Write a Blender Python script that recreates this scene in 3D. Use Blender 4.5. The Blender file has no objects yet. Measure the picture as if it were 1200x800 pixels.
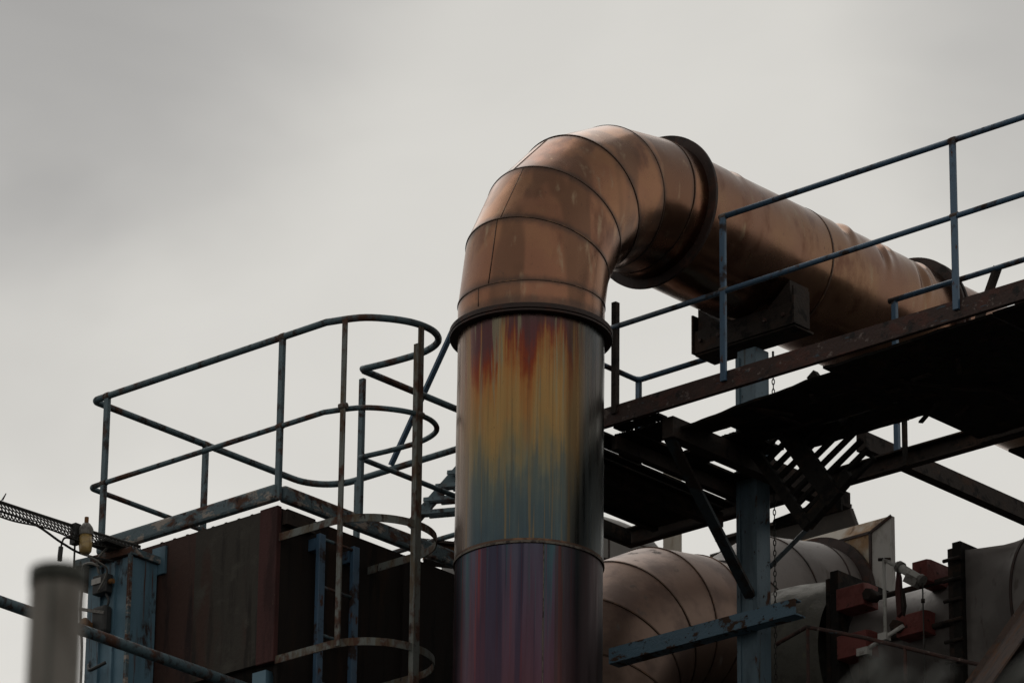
import bpy, math, random
from mathutils import Vector, Matrix, noise as mnoise

random.seed(7)
PI = math.pi
sc = bpy.context.scene
COL = sc.collection

# ------------------------------------------------------------------ camera
cd = bpy.data.cameras.new('camera')
cd.sensor_width = 36.0
cd.lens = 180.0
cd.clip_start = 0.1
cd.clip_end = 6000.0
cd.dof.use_dof = True
cd.dof.focus_distance = 32.8
cd.dof.aperture_fstop = 8.0
cam = bpy.data.objects.new('camera', cd)
COL.objects.link(cam)
pt, rl, az = math.radians(22.08), math.radians(0.68), math.radians(-41.84)


def to_world(v):
    ca, sa = math.cos(az), math.sin(az)
    return Vector((v[0] * ca + v[1] * sa, -v[0] * sa + v[1] * ca, v[2]))


_r = Vector((1, 0, 0))
_f = Vector((0, math.cos(pt), math.sin(pt)))
_u = _r.cross(_f)
cx = to_world(_r * math.cos(rl) + _u * math.sin(rl))
cy = to_world(_u * math.cos(rl) - _r * math.sin(rl))
cz = -to_world(_f)
M = Matrix(((cx.x, cy.x, cz.x), (cx.y, cy.y, cz.y), (cx.z, cy.z, cz.z))).to_4x4()
M.translation = Vector((20.160, -22.699, 1.7))
cam.matrix_world = M
sc.camera = cam

# ------------------------------------------------------------------ render settings
sc.render.engine = 'CYCLES'
sc.view_settings.view_transform = 'Standard'
sc.view_settings.look = 'None'
sc.view_settings.exposure = 0.0
sc.view_settings.gamma = 1.0
sc.view_settings.use_curve_mapping = False
sc.cycles.max_bounces = 6
sc.cycles.use_denoising = True


# ------------------------------------------------------------------ node helpers
class NT:
    def __init__(self, tree):
        self.t = tree
        tree.nodes.clear()

    def n(self, typ, **kw):
        nd = self.t.nodes.new(typ)
        for k, v in kw.items():
            setattr(nd, k, v)
        return nd

    def put(self, sock, v):
        if isinstance(v, bpy.types.NodeSocket):
            self.t.links.new(v, sock)
        else:
            sock.default_value = v

    def math(self, op, a, b=0.0, c=0.0, clamp=False):
        nd = self.n('ShaderNodeMath', operation=op, use_clamp=clamp)
        self.put(nd.inputs[0], a)
        self.put(nd.inputs[1], b)
        self.put(nd.inputs[2], c)
        return nd.outputs[0]

    def vmath(self, op, a, b=(0, 0, 0)):
        nd = self.n('ShaderNodeVectorMath', operation=op)
        self.put(nd.inputs[0], a)
        self.put(nd.inputs[1], b)
        return nd.outputs['Value'] if op in ('DOT_PRODUCT', 'LENGTH') else nd.outputs[0]

    def mapping(self, vec, scale=(1, 1, 1), loc=(0, 0, 0), rot=(0, 0, 0)):
        nd = self.n('ShaderNodeMapping')
        self.put(nd.inputs['Vector'], vec)
        nd.inputs['Scale'].default_value = scale
        nd.inputs['Location'].default_value = loc
        nd.inputs['Rotation'].default_value = rot
        return nd.outputs[0]

    def noise(self, vec, scale=1.0, detail=4.0, rough=0.55, dist=0.0):
        nd = self.n('ShaderNodeTexNoise')
        self.put(nd.inputs['Vector'], vec)
        nd.inputs['Scale'].default_value = scale
        nd.inputs['Detail'].default_value = detail
        nd.inputs['Roughness'].default_value = rough
        nd.inputs['Distortion'].default_value = dist
        return nd.outputs['Fac']

    def rng(self, v, a, b, lo=0.0, hi=1.0, smooth=True):
        nd = self.n('ShaderNodeMapRange')
        nd.interpolation_type = 'SMOOTHSTEP' if smooth else 'LINEAR'
        nd.clamp = True
        self.put(nd.inputs[0], v)
        nd.inputs[1].default_value = a
        nd.inputs[2].default_value = b
        nd.inputs[3].default_value = lo
        nd.inputs[4].default_value = hi
        return nd.outputs[0]

    def mix(self, fac, a, b, mode='MIX'):
        nd = self.n('ShaderNodeMix', data_type='RGBA', blend_type=mode)
        nd.clamp_result = False
        self.put(nd.inputs[0], fac)
        self.put(nd.inputs[6], a if isinstance(a, bpy.types.NodeSocket) else (*a, 1))
        self.put(nd.inputs[7], b if isinstance(b, bpy.types.NodeSocket) else (*b, 1))
        return nd.outputs[2]

    def ramp(self, fac, stops):
        nd = self.n('ShaderNodeValToRGB')
        cr = nd.color_ramp
        while len(cr.elements) < len(stops):
            cr.elements.new(0.5)
        for e, (p, c) in zip(cr.elements, stops):
            e.position = p
            e.color = (*c, 1)
        self.put(nd.inputs[0], fac)
        return nd.outputs[0]


def new_mat(name):
    m = bpy.data.materials.new(name)
    m.use_nodes = True
    nt = NT(m.node_tree)
    out = nt.n('ShaderNodeOutputMaterial')
    bs = nt.n('ShaderNodeBsdfPrincipled')
    nt.t.links.new(bs.outputs[0], out.inputs[0])
    return m, nt, bs


def layered(name, base, rough=0.6, metal=0.0, layers=(), bump=None, spec=0.5):
    """layers: (colour, roughness, metal, xyz scale, lo, hi)"""
    m, nt, bs = new_mat(name)
    co = nt.n('ShaderNodeTexCoord').outputs['Object']
    c, r, me = nt.mix(0.0, base, base), rough, metal
    hgt = None
    for i, (lc, lr, lm, scl, lo, hi) in enumerate(layers):
        v = nt.noise(nt.mapping(co, scl, (i * 7.3, i * 3.1, i * 5.7)), 1.0, 6.0, 0.62)
        k = nt.rng(v, lo, hi)
        c = nt.mix(k, c, lc)
        r = nt.math('ADD', nt.math('MULTIPLY', nt.math('SUBTRACT', 1.0, k), r), nt.math('MULTIPLY', k, lr))
        me = nt.math('ADD', nt.math('MULTIPLY', nt.math('SUBTRACT', 1.0, k), me), nt.math('MULTIPLY', k, lm))
        hgt = k if hgt is None else nt.math('ADD', hgt, k)
    nt.put(bs.inputs['Base Color'], c)
    nt.put(bs.inputs['Roughness'], r)
    nt.put(bs.inputs['Metallic'], me)
    bs.inputs['Specular IOR Level'].default_value = spec
    if bump:
        bscale, bstr = bump
        fine = nt.noise(nt.mapping(co, (bscale,) * 3), 1.0, 5.0, 0.6)
        h = fine if hgt is None else nt.math('ADD', fine, nt.math('MULTIPLY', hgt, 0.35))
        bn = nt.n('ShaderNodeBump')
        bn.inputs['Strength'].default_value = bstr
        bn.inputs['Distance'].default_value = 0.01
        nt.put(bn.inputs['Height'], h)
        nt.put(bs.inputs['Normal'], bn.outputs[0])
    return m


RUST = (0.075, 0.032, 0.018)
RUST_D = (0.028, 0.015, 0.011)
M_ = {}
M_['rail'] = layered('painted rail steel', (0.070, 0.118, 0.138), 0.5, 0, [
    (RUST, 0.85, 0, (5, 5, 5), 0.50, 0.62), (RUST_D, 0.85, 0, (14, 14, 9), 0.52, 0.66)], (40, 0.3))
M_['rail_blue'] = layered('blue painted rail steel', (0.055, 0.112, 0.180), 0.45, 0, [
    (RUST_D, 0.85, 0, (4, 4, 4), 0.53, 0.62), (RUST, 0.85, 0, (18, 18, 10), 0.60, 0.70)], (40, 0.25))
M_['strap'] = layered('rusted pale strap steel', (0.13, 0.14, 0.125), 0.6, 0, [
    (RUST, 0.9, 0, (7, 7, 5), 0.46, 0.58), ((0.11, 0.085, 0.055), 0.9, 0, (16, 16, 3), 0.5, 0.65),
    (RUST_D, 0.9, 0, (22, 22, 12), 0.58, 0.68)], (50, 0.4))
M_['edge'] = layered('weathered frame steel', (0.075, 0.115, 0.132), 0.6, 0, [
    ((0.30, 0.26, 0.225), 0.75, 0, (7, 7, 14), 0.52, 0.60), (RUST, 0.9, 0, (5, 5, 8), 0.50, 0.6),
    (RUST_D, 0.9, 0, (16, 16, 16), 0.56, 0.66)], (45, 0.5))
M_['toe'] = layered('red brown rusted channel steel', (0.042, 0.020, 0.015), 0.75, 0, [
    ((0.075, 0.030, 0.022), 0.85, 0, (6, 6, 10), 0.50, 0.62), ((0.15, 0.115, 0.10), 0.8, 0, (15, 15, 20), 0.60, 0.67), ((0.05, 0.075, 0.095), 0.8, 0, (7, 7, 30), 0.62, 0.68),
    ((0.014, 0.011, 0.010), 0.85, 0, (9, 9, 9), 0.55, 0.68)], (50, 0.5))
M_['black'] = layered('sooty steel', (0.016, 0.014, 0.012), 0.85, 0, [
    ((0.040, 0.026, 0.018), 0.9, 0, (5, 5, 7), 0.52, 0.66), ((0.008, 0.007, 0.007), 0.9, 0, (12, 12, 12), 0.5, 0.65)],
    (30, 0.5), 0.2)
M_['black2'] = layered('sooty brown beam steel', (0.030, 0.022, 0.018), 0.8, 0, [
    ((0.055, 0.033, 0.024), 0.9, 0, (4, 4, 7), 0.50, 0.64), ((0.012, 0.010, 0.009), 0.9, 0, (10, 10, 10), 0.52, 0.66)],
    (30, 0.5), 0.25)
M_['column'] = layered('faded blue column paint', (0.105, 0.165, 0.205), 0.55, 0, [
    ((0.06, 0.095, 0.12), 0.6, 0, (5, 5, 1.2), 0.45, 0.65), ((0.085, 0.07, 0.05), 0.85, 0, (16, 16, 1.0), 0.60, 0.68),
    (RUST, 0.9, 0, (9, 9, 4), 0.62, 0.68), (RUST_D, 0.9, 0, (20, 20, 14), 0.63, 0.70)], (40, 0.3))
M_['bracedark'] = layered('dark blue brace paint', (0.035, 0.048, 0.056), 0.65, 0, [((0.03, 0.02, 0.016), 0.9, 0, (5, 5, 5), 0.48, 0.62)], (40, 0.3), 0.3)
M_['arm'] = layered('peeling blue arm paint', (0.085, 0.165, 0.23), 0.5, 0, [
    ((0.065, 0.035, 0.022), 0.9, 0, (7, 7, 12), 0.54, 0.60), (RUST_D, 0.9, 0, (16, 16, 22), 0.58, 0.66)], (45, 0.5))
M_['bluebox'] = layered('streaked blue sheet paint', (0.10, 0.19, 0.25), 0.55, 0, [
    ((0.065, 0.125, 0.165), 0.6, 0, (6, 6, 0.8), 0.42, 0.62), (RUST, 0.9, 0, (14, 14, 0.7), 0.58, 0.66),
    (RUST_D, 0.9, 0, (6, 6, 3), 0.56, 0.66)], (35, 0.3))
M_['panel'] = layered('rusted dark panel', (0.040, 0.034, 0.027), 0.75, 0, [
    ((0.052, 0.028, 0.021), 0.8, 0, (3.2, 3.2, 0.9), 0.50, 0.66), ((0.020, 0.016, 0.013), 0.8, 0, (9, 9, 0.9), 0.50, 0.66), ((0.060, 0.054, 0.044), 0.8, 0, (5, 5, 5), 0.50, 0.70),
    ((0.085, 0.080, 0.070), 0.9, 0, (30, 30, 9), 0.68, 0.74)], (30, 0.35), 0.3)
M_['panelred'] = layered('red brown rusted panel', (0.052, 0.026, 0.020), 0.75, 0, [
    ((0.040, 0.030, 0.025), 0.8, 0, (3.2, 3.2, 0.8), 0.48, 0.66), ((0.022, 0.013, 0.012), 0.8, 0, (9, 9, 0.9), 0.50, 0.66), ((0.066, 0.030, 0.022), 0.8, 0, (5, 5, 5), 0.52, 0.70),
    ((0.080, 0.065, 0.055), 0.9, 0, (30, 30, 9), 0.67, 0.74)], (30, 0.35), 0.3)
M_['paneld'] = layered('near black panel', (0.016, 0.012, 0.010), 0.85, 0, [
    ((0.030, 0.018, 0.012), 0.9, 0, (3, 3, 0.6), 0.5, 0.66), ((0.009, 0.008, 0.007), 0.9, 0, (10, 10, 0.9), 0.5, 0.66)],
    (30, 0.3), 0.2)  # near black sheet, darker than the front panels
M_['redcol'] = layered('dark oxide red corner steel', (0.060, 0.020, 0.018), 0.75, 0, [
    ((0.035, 0.014, 0.013), 0.85, 0, (8, 8, 1.2), 0.46, 0.64), ((0.10, 0.06, 0.045), 0.9, 0, (24, 24, 9), 0.64, 0.72)],
    (40, 0.4), 0.3)
M_['red'] = layered('oxide red bracket paint', (0.20, 0.046, 0.037), 0.6, 0, [
    ((0.15, 0.036, 0.028), 0.8, 0, (9, 9, 6), 0.44, 0.64), ((0.030, 0.018, 0.014), 0.9, 0, (14, 14, 14), 0.58, 0.68)], (40, 0.4))
M_['seam'] = layered('dark copper seam', (0.10, 0.062, 0.045), 0.5, 0.8, [((0.20, 0.115, 0.07), 0.5, 0.9, (14, 14, 14), 0.5, 0.66)])
M_['weld'] = layered('dull seam weld', (0.16, 0.135, 0.11), 0.6, 0.6, [((0.06, 0.045, 0.04), 0.7, 0.4, (26, 26, 26), 0.48, 0.62)])
M_['flange'] = layered('blackened brown flange', (0.035, 0.020, 0.016), 0.6, 0.3, [
    ((0.07, 0.03, 0.02), 0.8, 0.2, (12, 12, 12), 0.5, 0.66), ((0.012, 0.009, 0.008), 0.8, 0, (7, 7, 7), 0.5, 0.66)], (40, 0.3))
M_['wire'] = layered('dark galvanised wire', (0.05, 0.05, 0.045), 0.55, 0.6, [(RUST_D, 0.9, 0, (20, 20, 20), 0.5, 0.65)])
M_['mesh'] = layered('dark woven mesh', (0.022, 0.022, 0.020), 0.7, 0.2, [(RUST_D, 0.9, 0, (20, 20, 20), 0.5, 0.65)])
M_['cable'] = layered('grey cable sheath', (0.20, 0.19, 0.17), 0.6, 0, [((0.10, 0.09, 0.08), 0.7, 0, (30, 30, 30), 0.5, 0.65)])
M_['dcable'] = layered('black cable sheath', (0.02, 0.02, 0.019), 0.6, 0, [((0.05, 0.045, 0.04), 0.8, 0, (20, 20, 20), 0.55, 0.7)])
M_['galv'] = layered('dull galvanised cap', (0.17, 0.16, 0.145), 0.6, 0.3, [((0.09, 0.08, 0.07), 0.8, 0, (40, 40, 40), 0.5, 0.65)])
M_['white'] = layered('dirty white paint', (0.42, 0.41, 0.38), 0.5, 0, [
    ((0.22, 0.20, 0.18), 0.8, 0, (14, 14, 14), 0.52, 0.66), (RUST, 0.9, 0, (25, 25, 25), 0.66, 0.72)])
M_['orange'] = layered('orange rust scale', (0.19, 0.085, 0.022), 0.85, 0, [
    ((0.07, 0.032, 0.015), 0.9, 0, (8, 8, 8), 0.45, 0.6), ((0.03, 0.02, 0.016), 0.9, 0, (14, 14, 14), 0.55, 0.66)], (40, 0.6))
M_['chute'] = layered('rust streaked chute plate', (0.060, 0.034, 0.024), 0.75, 0, [
    ((0.105, 0.046, 0.020), 0.9, 0, (3, 6, 6), 0.5, 0.62), ((0.030, 0.022, 0.020), 0.8, 0, (9, 9, 9), 0.5, 0.65),
    ((0.12, 0.10, 0.085), 0.8, 0, (26, 26, 26), 0.64, 0.72)], (40, 0.5))
M_['tank'] = layered('dull grey cladding', (0.17, 0.16, 0.148), 0.6, 0.1, [
    ((0.13, 0.12, 0.11), 0.7, 0.1, (1.2, 1.2, 0.6), 0.45, 0.62), ((0.16, 0.12, 0.09), 0.8, 0, (9, 9, 1.2), 0.62, 0.70)], (20, 0.15))
M_['beige'] = layered('beige sheet', (0.34, 0.30, 0.245), 0.6, 0, [((0.24, 0.19, 0.14), 0.8, 0, (9, 9, 2), 0.5, 0.66)])
M_['hood'] = layered('rust stained cream plate', (0.37, 0.33, 0.27), 0.6, 0, [
    ((0.26, 0.155, 0.075), 0.8, 0, (3.5, 3.5, 2.0), 0.46, 0.62), ((0.13, 0.075, 0.04), 0.9, 0, (9, 9, 4), 0.56, 0.68)], (40, 0.3))
M_['pale'] = layered('pale grey plate', (0.42, 0.405, 0.38), 0.6, 0, [((0.30, 0.28, 0.25), 0.8, 0, (12, 12, 5), 0.5, 0.66)])
M_['ductgrey'] = layered('dull grey duct steel', (0.175, 0.157, 0.146), 0.5, 0.35, [
    ((0.13, 0.115, 0.106), 0.55, 0.3, (2.5, 2.5, 2.5), 0.45, 0.62), ((0.10, 0.085, 0.075), 0.7, 0.2, (9, 9, 3), 0.60, 0.70)], (25, 0.12))
M_['ductbrown'] = layered('brown grey duct steel', (0.225, 0.150, 0.115), 0.40, 0.7, [
    ((0.15, 0.098, 0.078), 0.45, 0.65, (2.5, 2.5, 2.5), 0.45, 0.62), ((0.13, 0.10, 0.085), 0.7, 0.3, (9, 9, 3), 0.60, 0.70)], (25, 0.12))
M_['drum'] = layered('lichen grey drum steel', (0.125, 0.118, 0.098), 0.6, 0.3, [
    ((0.085, 0.080, 0.066), 0.8, 0.2, (5, 5, 5), 0.42, 0.66), ((0.16, 0.148, 0.108), 0.9, 0, (22, 22, 14), 0.58, 0.74)], (40, 0.3))
M_['shed'] = layered('dark sheet steel', (0.030, 0.025, 0.021), 0.8, 0, [
    ((0.044, 0.036, 0.030), 0.9, 0, (2, 2, 2), 0.48, 0.62), ((0.17, 0.16, 0.145), 0.9, 0, (10, 10, 2.5), 0.69, 0.74)], (20, 0.3), 0.3)
M_['postgrey'] = layered('weathered grey fence post', (0.21, 0.19, 0.165), 0.7, 0, [
    ((0.14, 0.125, 0.105), 0.8, 0, (20, 20, 6), 0.45, 0.62)], (40, 0.3))
M_['razor'] = layered('dull razor wire steel', (0.065, 0.067, 0.055), 0.7, 0.1, [((0.02, 0.02, 0.016), 0.8, 0.2, (30, 30, 30), 0.5, 0.65)])
M_['ground'] = layered('dark damp yard', (0.030, 0.028, 0.026), 0.9, 0, [
    ((0.022, 0.021, 0.020), 0.9, 0, (0.2, 0.2, 0.2), 0.45, 0.6), ((0.045, 0.042, 0.037), 0.9, 0, (9, 9, 9), 0.5, 0.65)], (30, 0.6))


def amber_mat():
    m, nt, bs = new_mat('amber lamp glass')
    co = nt.n('ShaderNodeTexCoord').outputs['Object']
    k = nt.rng(nt.noise(co, 30.0, 3.0), 0.4, 0.65)
    nt.put(bs.inputs['Base Color'], nt.mix(k, (0.42, 0.29, 0.11), (0.30, 0.21, 0.09)))
    bs.inputs['Roughness'].default_value = 0.25
    bs.inputs['Subsurface Weight'].default_value = 0.3
    bs.inputs['Subsurface Radius'].default_value = (0.03, 0.02, 0.01)
    return m


M_['amber'] = amber_mat()


def copper_mat(name, tone=1.0, pink=0.0, bands=0.72):
    m, nt, bs = new_mat(name)
    co = nt.n('ShaderNodeTexCoord').outputs['Object']
    a = nt.mix(nt.rng(nt.noise(nt.mapping(co, (1.7, 1.7, 1.7), (3, 1, 4)), 1, 5, 0.55), 0.38, 0.62),
               (0.315 * tone, (0.162 + pink) * tone, (0.090 + pink) * tone), (0.275 * tone, (0.132 + pink) * tone, (0.082 + pink) * tone))
    a = nt.mix(nt.rng(nt.noise(nt.mapping(co, (4.5, 4.5, 2.0), (9, 2, 1)), 1, 6, 0.6), 0.52, 0.68), a, (0.19 * tone, 0.092 * tone, 0.058 * tone))
    # broad darker bands running along the sheets
    a = nt.mix(nt.rng(nt.noise(nt.mapping(co, (4.2, 4.2, 0.7), (2, 8, 3)), 1, 2, 0.4), 0.475, 0.56, 0, bands), a, (0.155 * tone, 0.085 * tone, 0.055 * tone))
    a = nt.mix(nt.rng(nt.noise(nt.mapping(co, (11, 11, 3.0), (1, 5, 2)), 1, 6, 0.6), 0.58, 0.74), a, (0.33 * tone, 0.225 * tone, 0.145 * tone))
    a = nt.mix(nt.rng(nt.noise(nt.mapping(co, (38, 38, 20), (4, 5, 2)), 1, 4, 0.6), 0.66, 0.72, 0, 0.6), a, (0.12, 0.07, 0.05))
    # soot and sealant creeping out from the joints
    gat = nt.n('ShaderNodeAttribute', attribute_name='grime').outputs['Fac']
    gn = nt.noise(nt.mapping(co, (9, 9, 9), (4, 4, 4)), 1, 5, 0.65)
    gk = nt.rng(nt.math('ADD', gat, nt.math('MULTIPLY', nt.math('SUBTRACT', gn, 0.5), 1.1)), 0.10, 0.95, 0, 0.80)
    gk = nt.math('MULTIPLY', gk, nt.rng(gat, 0.0, 0.12))
    a = nt.mix(gk, a, (0.085 * tone, 0.058 * tone, 0.047 * tone))
    # long thin scuffs
    sc1 = nt.noise(nt.mapping(co, (6, 34, 34), (0, 0, 0), (0.5, 0.3, 0.9)), 1, 2, 0.5)
    a = nt.mix(nt.rng(sc1, 0.68, 0.72, 0, 0.55), a, (0.17, 0.095, 0.065))
    nt.put(bs.inputs['Base Color'], a)
    bs.inputs['Metallic'].default_value = 1.0
    r = nt.rng(nt.noise(nt.mapping(co, (3, 3, 3), (5, 5, 5)), 1, 5, 0.6), 0.35, 0.68, 0.19, 0.31)
    nt.put(bs.inputs['Roughness'], r)
    # oil-canning of thin sheet
    w = nt.noise(nt.mapping(co, (2.3, 2.3, 1.6)), 1, 2, 0.4)
    f = nt.noise(nt.mapping(co, (60, 60, 60)), 1, 3, 0.5)
    bn = nt.n('ShaderNodeBump')
    bn.inputs['Strength'].default_value = 0.35
    bn.inputs['Distance'].default_value = 0.05
    nt.put(bn.inputs['Height'], nt.math('ADD', w, nt.math('MULTIPLY', f, 0.015)))
    nt.put(bs.inputs['Normal'], bn.outputs[0])
    return m


M_['copper'] = copper_mat('copper toned sheet')
M_['copperpink'] = copper_mat('dull pink brown sheet', 0.86, 0.018, 0.0)


def heat_mat(name, z_top, z_bot, stops, streaks):
    """Temper colours of heated steel: colour depends on height on the pipe, dragged out in vertical runs."""
    m, nt, bs = new_mat(name)
    co = nt.n('ShaderNodeTexCoord').outputs['Object']
    sep = nt.n('ShaderNodeSeparateXYZ')
    nt.put(sep.inputs[0], co)
    z = sep.outputs[2]
    t = nt.rng(z, z_top, z_bot, 0, 1, smooth=False)
    s1 = nt.noise(nt.mapping(co, (9, 9, 0.35)), 1, 4, 0.6)
    s2 = nt.noise(nt.mapping(co, (26, 26, 1.1), (3, 3, 3)), 1, 5, 0.65)
    s3 = nt.noise(nt.mapping(co, (3.2, 3.2, 1.6), (7, 1, 3)), 1, 3, 0.5)
    tt = nt.math('ADD', t, nt.math('MULTIPLY', nt.math('SUBTRACT', s1, 0.5), 0.34))
    tt = nt.math('ADD', tt, nt.math('MULTIPLY', nt.math('SUBTRACT', s2, 0.5), 0.20))
    tt = nt.math('ADD', tt, nt.math('MULTIPLY', nt.math('SUBTRACT', s3, 0.5), 0.20), clamp=True)
    c = nt.ramp(tt, stops)
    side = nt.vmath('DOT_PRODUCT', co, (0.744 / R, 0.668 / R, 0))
    for (colr, scl, lo, hi, z0, z1, amt) in streaks:
        v = nt.noise(nt.mapping(co, scl, (scl[0], 1.0, 2.0)), 1, 5, 0.6)
        k = nt.math('MULTIPLY', nt.rng(v, lo, hi, 0, amt), nt.rng(z, z0, z1))
        c = nt.mix(k, c, colr)
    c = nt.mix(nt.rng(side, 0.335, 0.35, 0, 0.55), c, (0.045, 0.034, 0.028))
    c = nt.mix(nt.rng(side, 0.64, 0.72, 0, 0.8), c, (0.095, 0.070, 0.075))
    nt.put(bs.inputs['Base Color'], c)
    bs.inputs['Metallic'].default_value = 1.0
    r = nt.rng(s2, 0.35, 0.7, 0.30, 0.46)
    nt.put(bs.inputs['Roughness'], r)
    w = nt.noise(nt.mapping(co, (2.5, 2.5, 0.8)), 1, 2, 0.4)
    bn = nt.n('ShaderNodeBump')
    bn.inputs['Strength'].default_value = 0.25
    bn.inputs['Distance'].default_value = 0.05
    nt.put(bn.inputs['Height'], nt.math('ADD', w, nt.math('MULTIPLY', s2, 0.03)))
    nt.put(bs.inputs['Normal'], bn.outputs[0])
    return m


H = 14.117
R = 0.467
Z_SEAM = 12.49
def heat_top_mat():
    """Temper colours of the upper shell: red and violet runs from the hot flange, then straw, olive, teal and dark blue."""
    m, nt, bs = new_mat('heat tinted steel upper')
    co = nt.n('ShaderNodeTexCoord').outputs['Object']
    sep = nt.n('ShaderNodeSeparateXYZ')
    nt.put(sep.inputs[0], co)
    t = nt.rng(sep.outputs[2], H - 0.11, Z_SEAM, 0, 1, smooth=False)
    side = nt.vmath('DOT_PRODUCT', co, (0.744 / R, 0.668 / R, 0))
    sa = nt.noise(nt.mapping(co, (13, 13, 0.45)), 1, 4, 0.62, 0.25)
    sb = nt.noise(nt.mapping(co, (34, 34, 0.45), (3, 3, 3)), 1, 4, 0.6)
    sc_ = nt.noise(nt.mapping(co, (20, 20, 0.9), (9, 1, 5)), 1, 5, 0.62, 0.3)
    sd = nt.noise(nt.mapping(co, (4.0, 4.0, 0.9), (7, 1, 3)), 1, 3, 0.5)
    se = nt.noise(nt.mapping(co, (7, 7, 0.35), (4, 6, 1)), 1, 4, 0.6, 0.2)
    lo_ = nt.noise(nt.mapping(co, (7, 7, 4.0), (1, 2, 6)), 1, 5, 0.65)
    tw_ = nt.math('ADD', t, nt.math('MULTIPLY', nt.math('SUBTRACT', lo_, 0.5), 0.26))
    tt = nt.math('ADD', t, nt.math('MULTIPLY', nt.math('SUBTRACT', sb, 0.5), 0.10))
    tt = nt.math('ADD', tt, nt.math('MULTIPLY', nt.math('SUBTRACT', se, 0.5), 0.55))
    tt = nt.math('ADD', tt, nt.math('MULTIPLY', nt.math('SUBTRACT', sd, 0.5), 0.28))
    tt = nt.math('ADD', tt, nt.math('MULTIPLY', nt.math('SUBTRACT', lo_, 0.5), 0.35), clamp=True)
    c = nt.ramp(tt, [(0.0, (0.190, 0.130, 0.068)), (0.20, (0.290, 0.172, 0.068)), (0.42, (0.270, 0.165, 0.066)), (0.56, (0.200, 0.150, 0.075)),
                     (0.70, (0.150, 0.145, 0.100)), (0.84, (0.098, 0.112, 0.104)), (1.0, (0.060, 0.072, 0.084))])
    # each run down the plate has its own length: orange halo, red run, violet grey core, edges fairly crisp
    col1 = nt.rng(sa, 0.37, 0.50)
    col2 = nt.rng(sa, 0.44, 0.52)
    ln = nt.rng(se, 0.36, 0.62, 0.05, 0.27)

    def run(colm, k, soft, amt):
        d_ = nt.math('SUBTRACT', nt.math('MULTIPLY', ln, k), tw_)
        return nt.math('MULTIPLY', colm, nt.rng(d_, -soft, soft * 0.6, 0, amt))
    c = nt.mix(run(col1, 1.55, 0.24, 0.75), c, (0.285, 0.108, 0.034))
    c = nt.mix(run(col2, 1.05, 0.10, 0.92), c, (0.180, 0.034, 0.018))
    c = nt.mix(run(col2, 0.62, 0.08, 0.92), c, (0.085, 0.042, 0.046))
    c = nt.mix(nt.rng(t, 0.055, 0.0, 0, 0.55), c, (0.07, 0.050, 0.048))
    # pale grey green gaps between the runs, blue fingers climbing from the seam, straw runs low down
    c = nt.mix(nt.math('MULTIPLY', nt.rng(sc_, 0.54, 0.62, 0, 0.6), nt.rng(t, 0.72, 0.30)), c, (0.20, 0.19, 0.125))
    c = nt.mix(nt.rng(nt.math('ADD', nt.math('MULTIPLY', sc_, 0.9), tw_), 0.98, 1.22, 0, 0.65), c, (0.050, 0.076, 0.086))
    c = nt.mix(nt.math('MULTIPLY', nt.rng(sb, 0.56, 0.63, 0, 0.7), nt.rng(t, 0.35, 0.7)), c, (0.20, 0.145, 0.075))
    c = nt.mix(nt.math('MULTIPLY', nt.rng(sa, 0.40, 0.30, 0, 0.6), nt.rng(t, 0.3, 0.6)), c, (0.090, 0.130, 0.120))
    fine = nt.noise(nt.mapping(co, (85, 85, 1.0), (5, 2, 8)), 1, 3, 0.6)
    c = nt.mix(nt.rng(fine, 0.50, 0.72, 0, 0.35), c, (0.05, 0.043, 0.036))
    spk = nt.noise(nt.mapping(co, (60, 60, 60), (5, 2, 8)), 1, 2, 0.5)
    c = nt.mix(nt.rng(spk, 0.70, 0.76, 0, 0.5), c, (0.05, 0.035, 0.028))
    # painted reflections round the right side: a brown strip, then grey blue
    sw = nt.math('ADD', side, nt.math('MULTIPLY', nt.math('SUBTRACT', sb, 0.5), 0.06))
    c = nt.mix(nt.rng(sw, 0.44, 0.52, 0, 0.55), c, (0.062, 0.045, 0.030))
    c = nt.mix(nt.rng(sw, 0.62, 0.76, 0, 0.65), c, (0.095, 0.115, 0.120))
    c = nt.mix(nt.rng(side, -0.72, -0.95, 0, 0.7), c, (0.30, 0.205, 0.155))  # pale left rim: sky reflection painted into the colour
    nt.put(bs.inputs['Base Color'], c)
    bs.inputs['Metallic'].default_value = 1.0
    nt.put(bs.inputs['Roughness'], nt.rng(sb, 0.35, 0.7, 0.24, 0.40))
    w = nt.noise(nt.mapping(co, (2.5, 2.5, 0.8)), 1, 2, 0.4)
    bn = nt.n('ShaderNodeBump')
    bn.inputs['Strength'].default_value = 0.25
    bn.inputs['Distance'].default_value = 0.05
    nt.put(bn.inputs['Height'], nt.math('ADD', w, nt.math('MULTIPLY', sb, 0.03)))
    nt.put(bs.inputs['Normal'], bn.outputs[0])
    return m


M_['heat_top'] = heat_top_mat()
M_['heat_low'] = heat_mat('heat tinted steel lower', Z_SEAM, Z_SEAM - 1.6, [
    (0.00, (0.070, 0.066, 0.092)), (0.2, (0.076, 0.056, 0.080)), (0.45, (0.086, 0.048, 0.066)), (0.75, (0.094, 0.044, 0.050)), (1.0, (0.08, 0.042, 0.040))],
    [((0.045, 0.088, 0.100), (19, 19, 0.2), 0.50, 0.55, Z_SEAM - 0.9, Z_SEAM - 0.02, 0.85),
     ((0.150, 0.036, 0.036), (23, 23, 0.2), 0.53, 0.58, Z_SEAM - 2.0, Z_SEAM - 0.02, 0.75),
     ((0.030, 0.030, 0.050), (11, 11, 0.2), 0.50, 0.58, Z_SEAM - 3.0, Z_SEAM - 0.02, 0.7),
     ((0.13, 0.115, 0.085), (40, 40, 0.5), 0.62, 0.66, Z_SEAM - 0.8, Z_SEAM, 0.6)])


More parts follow.
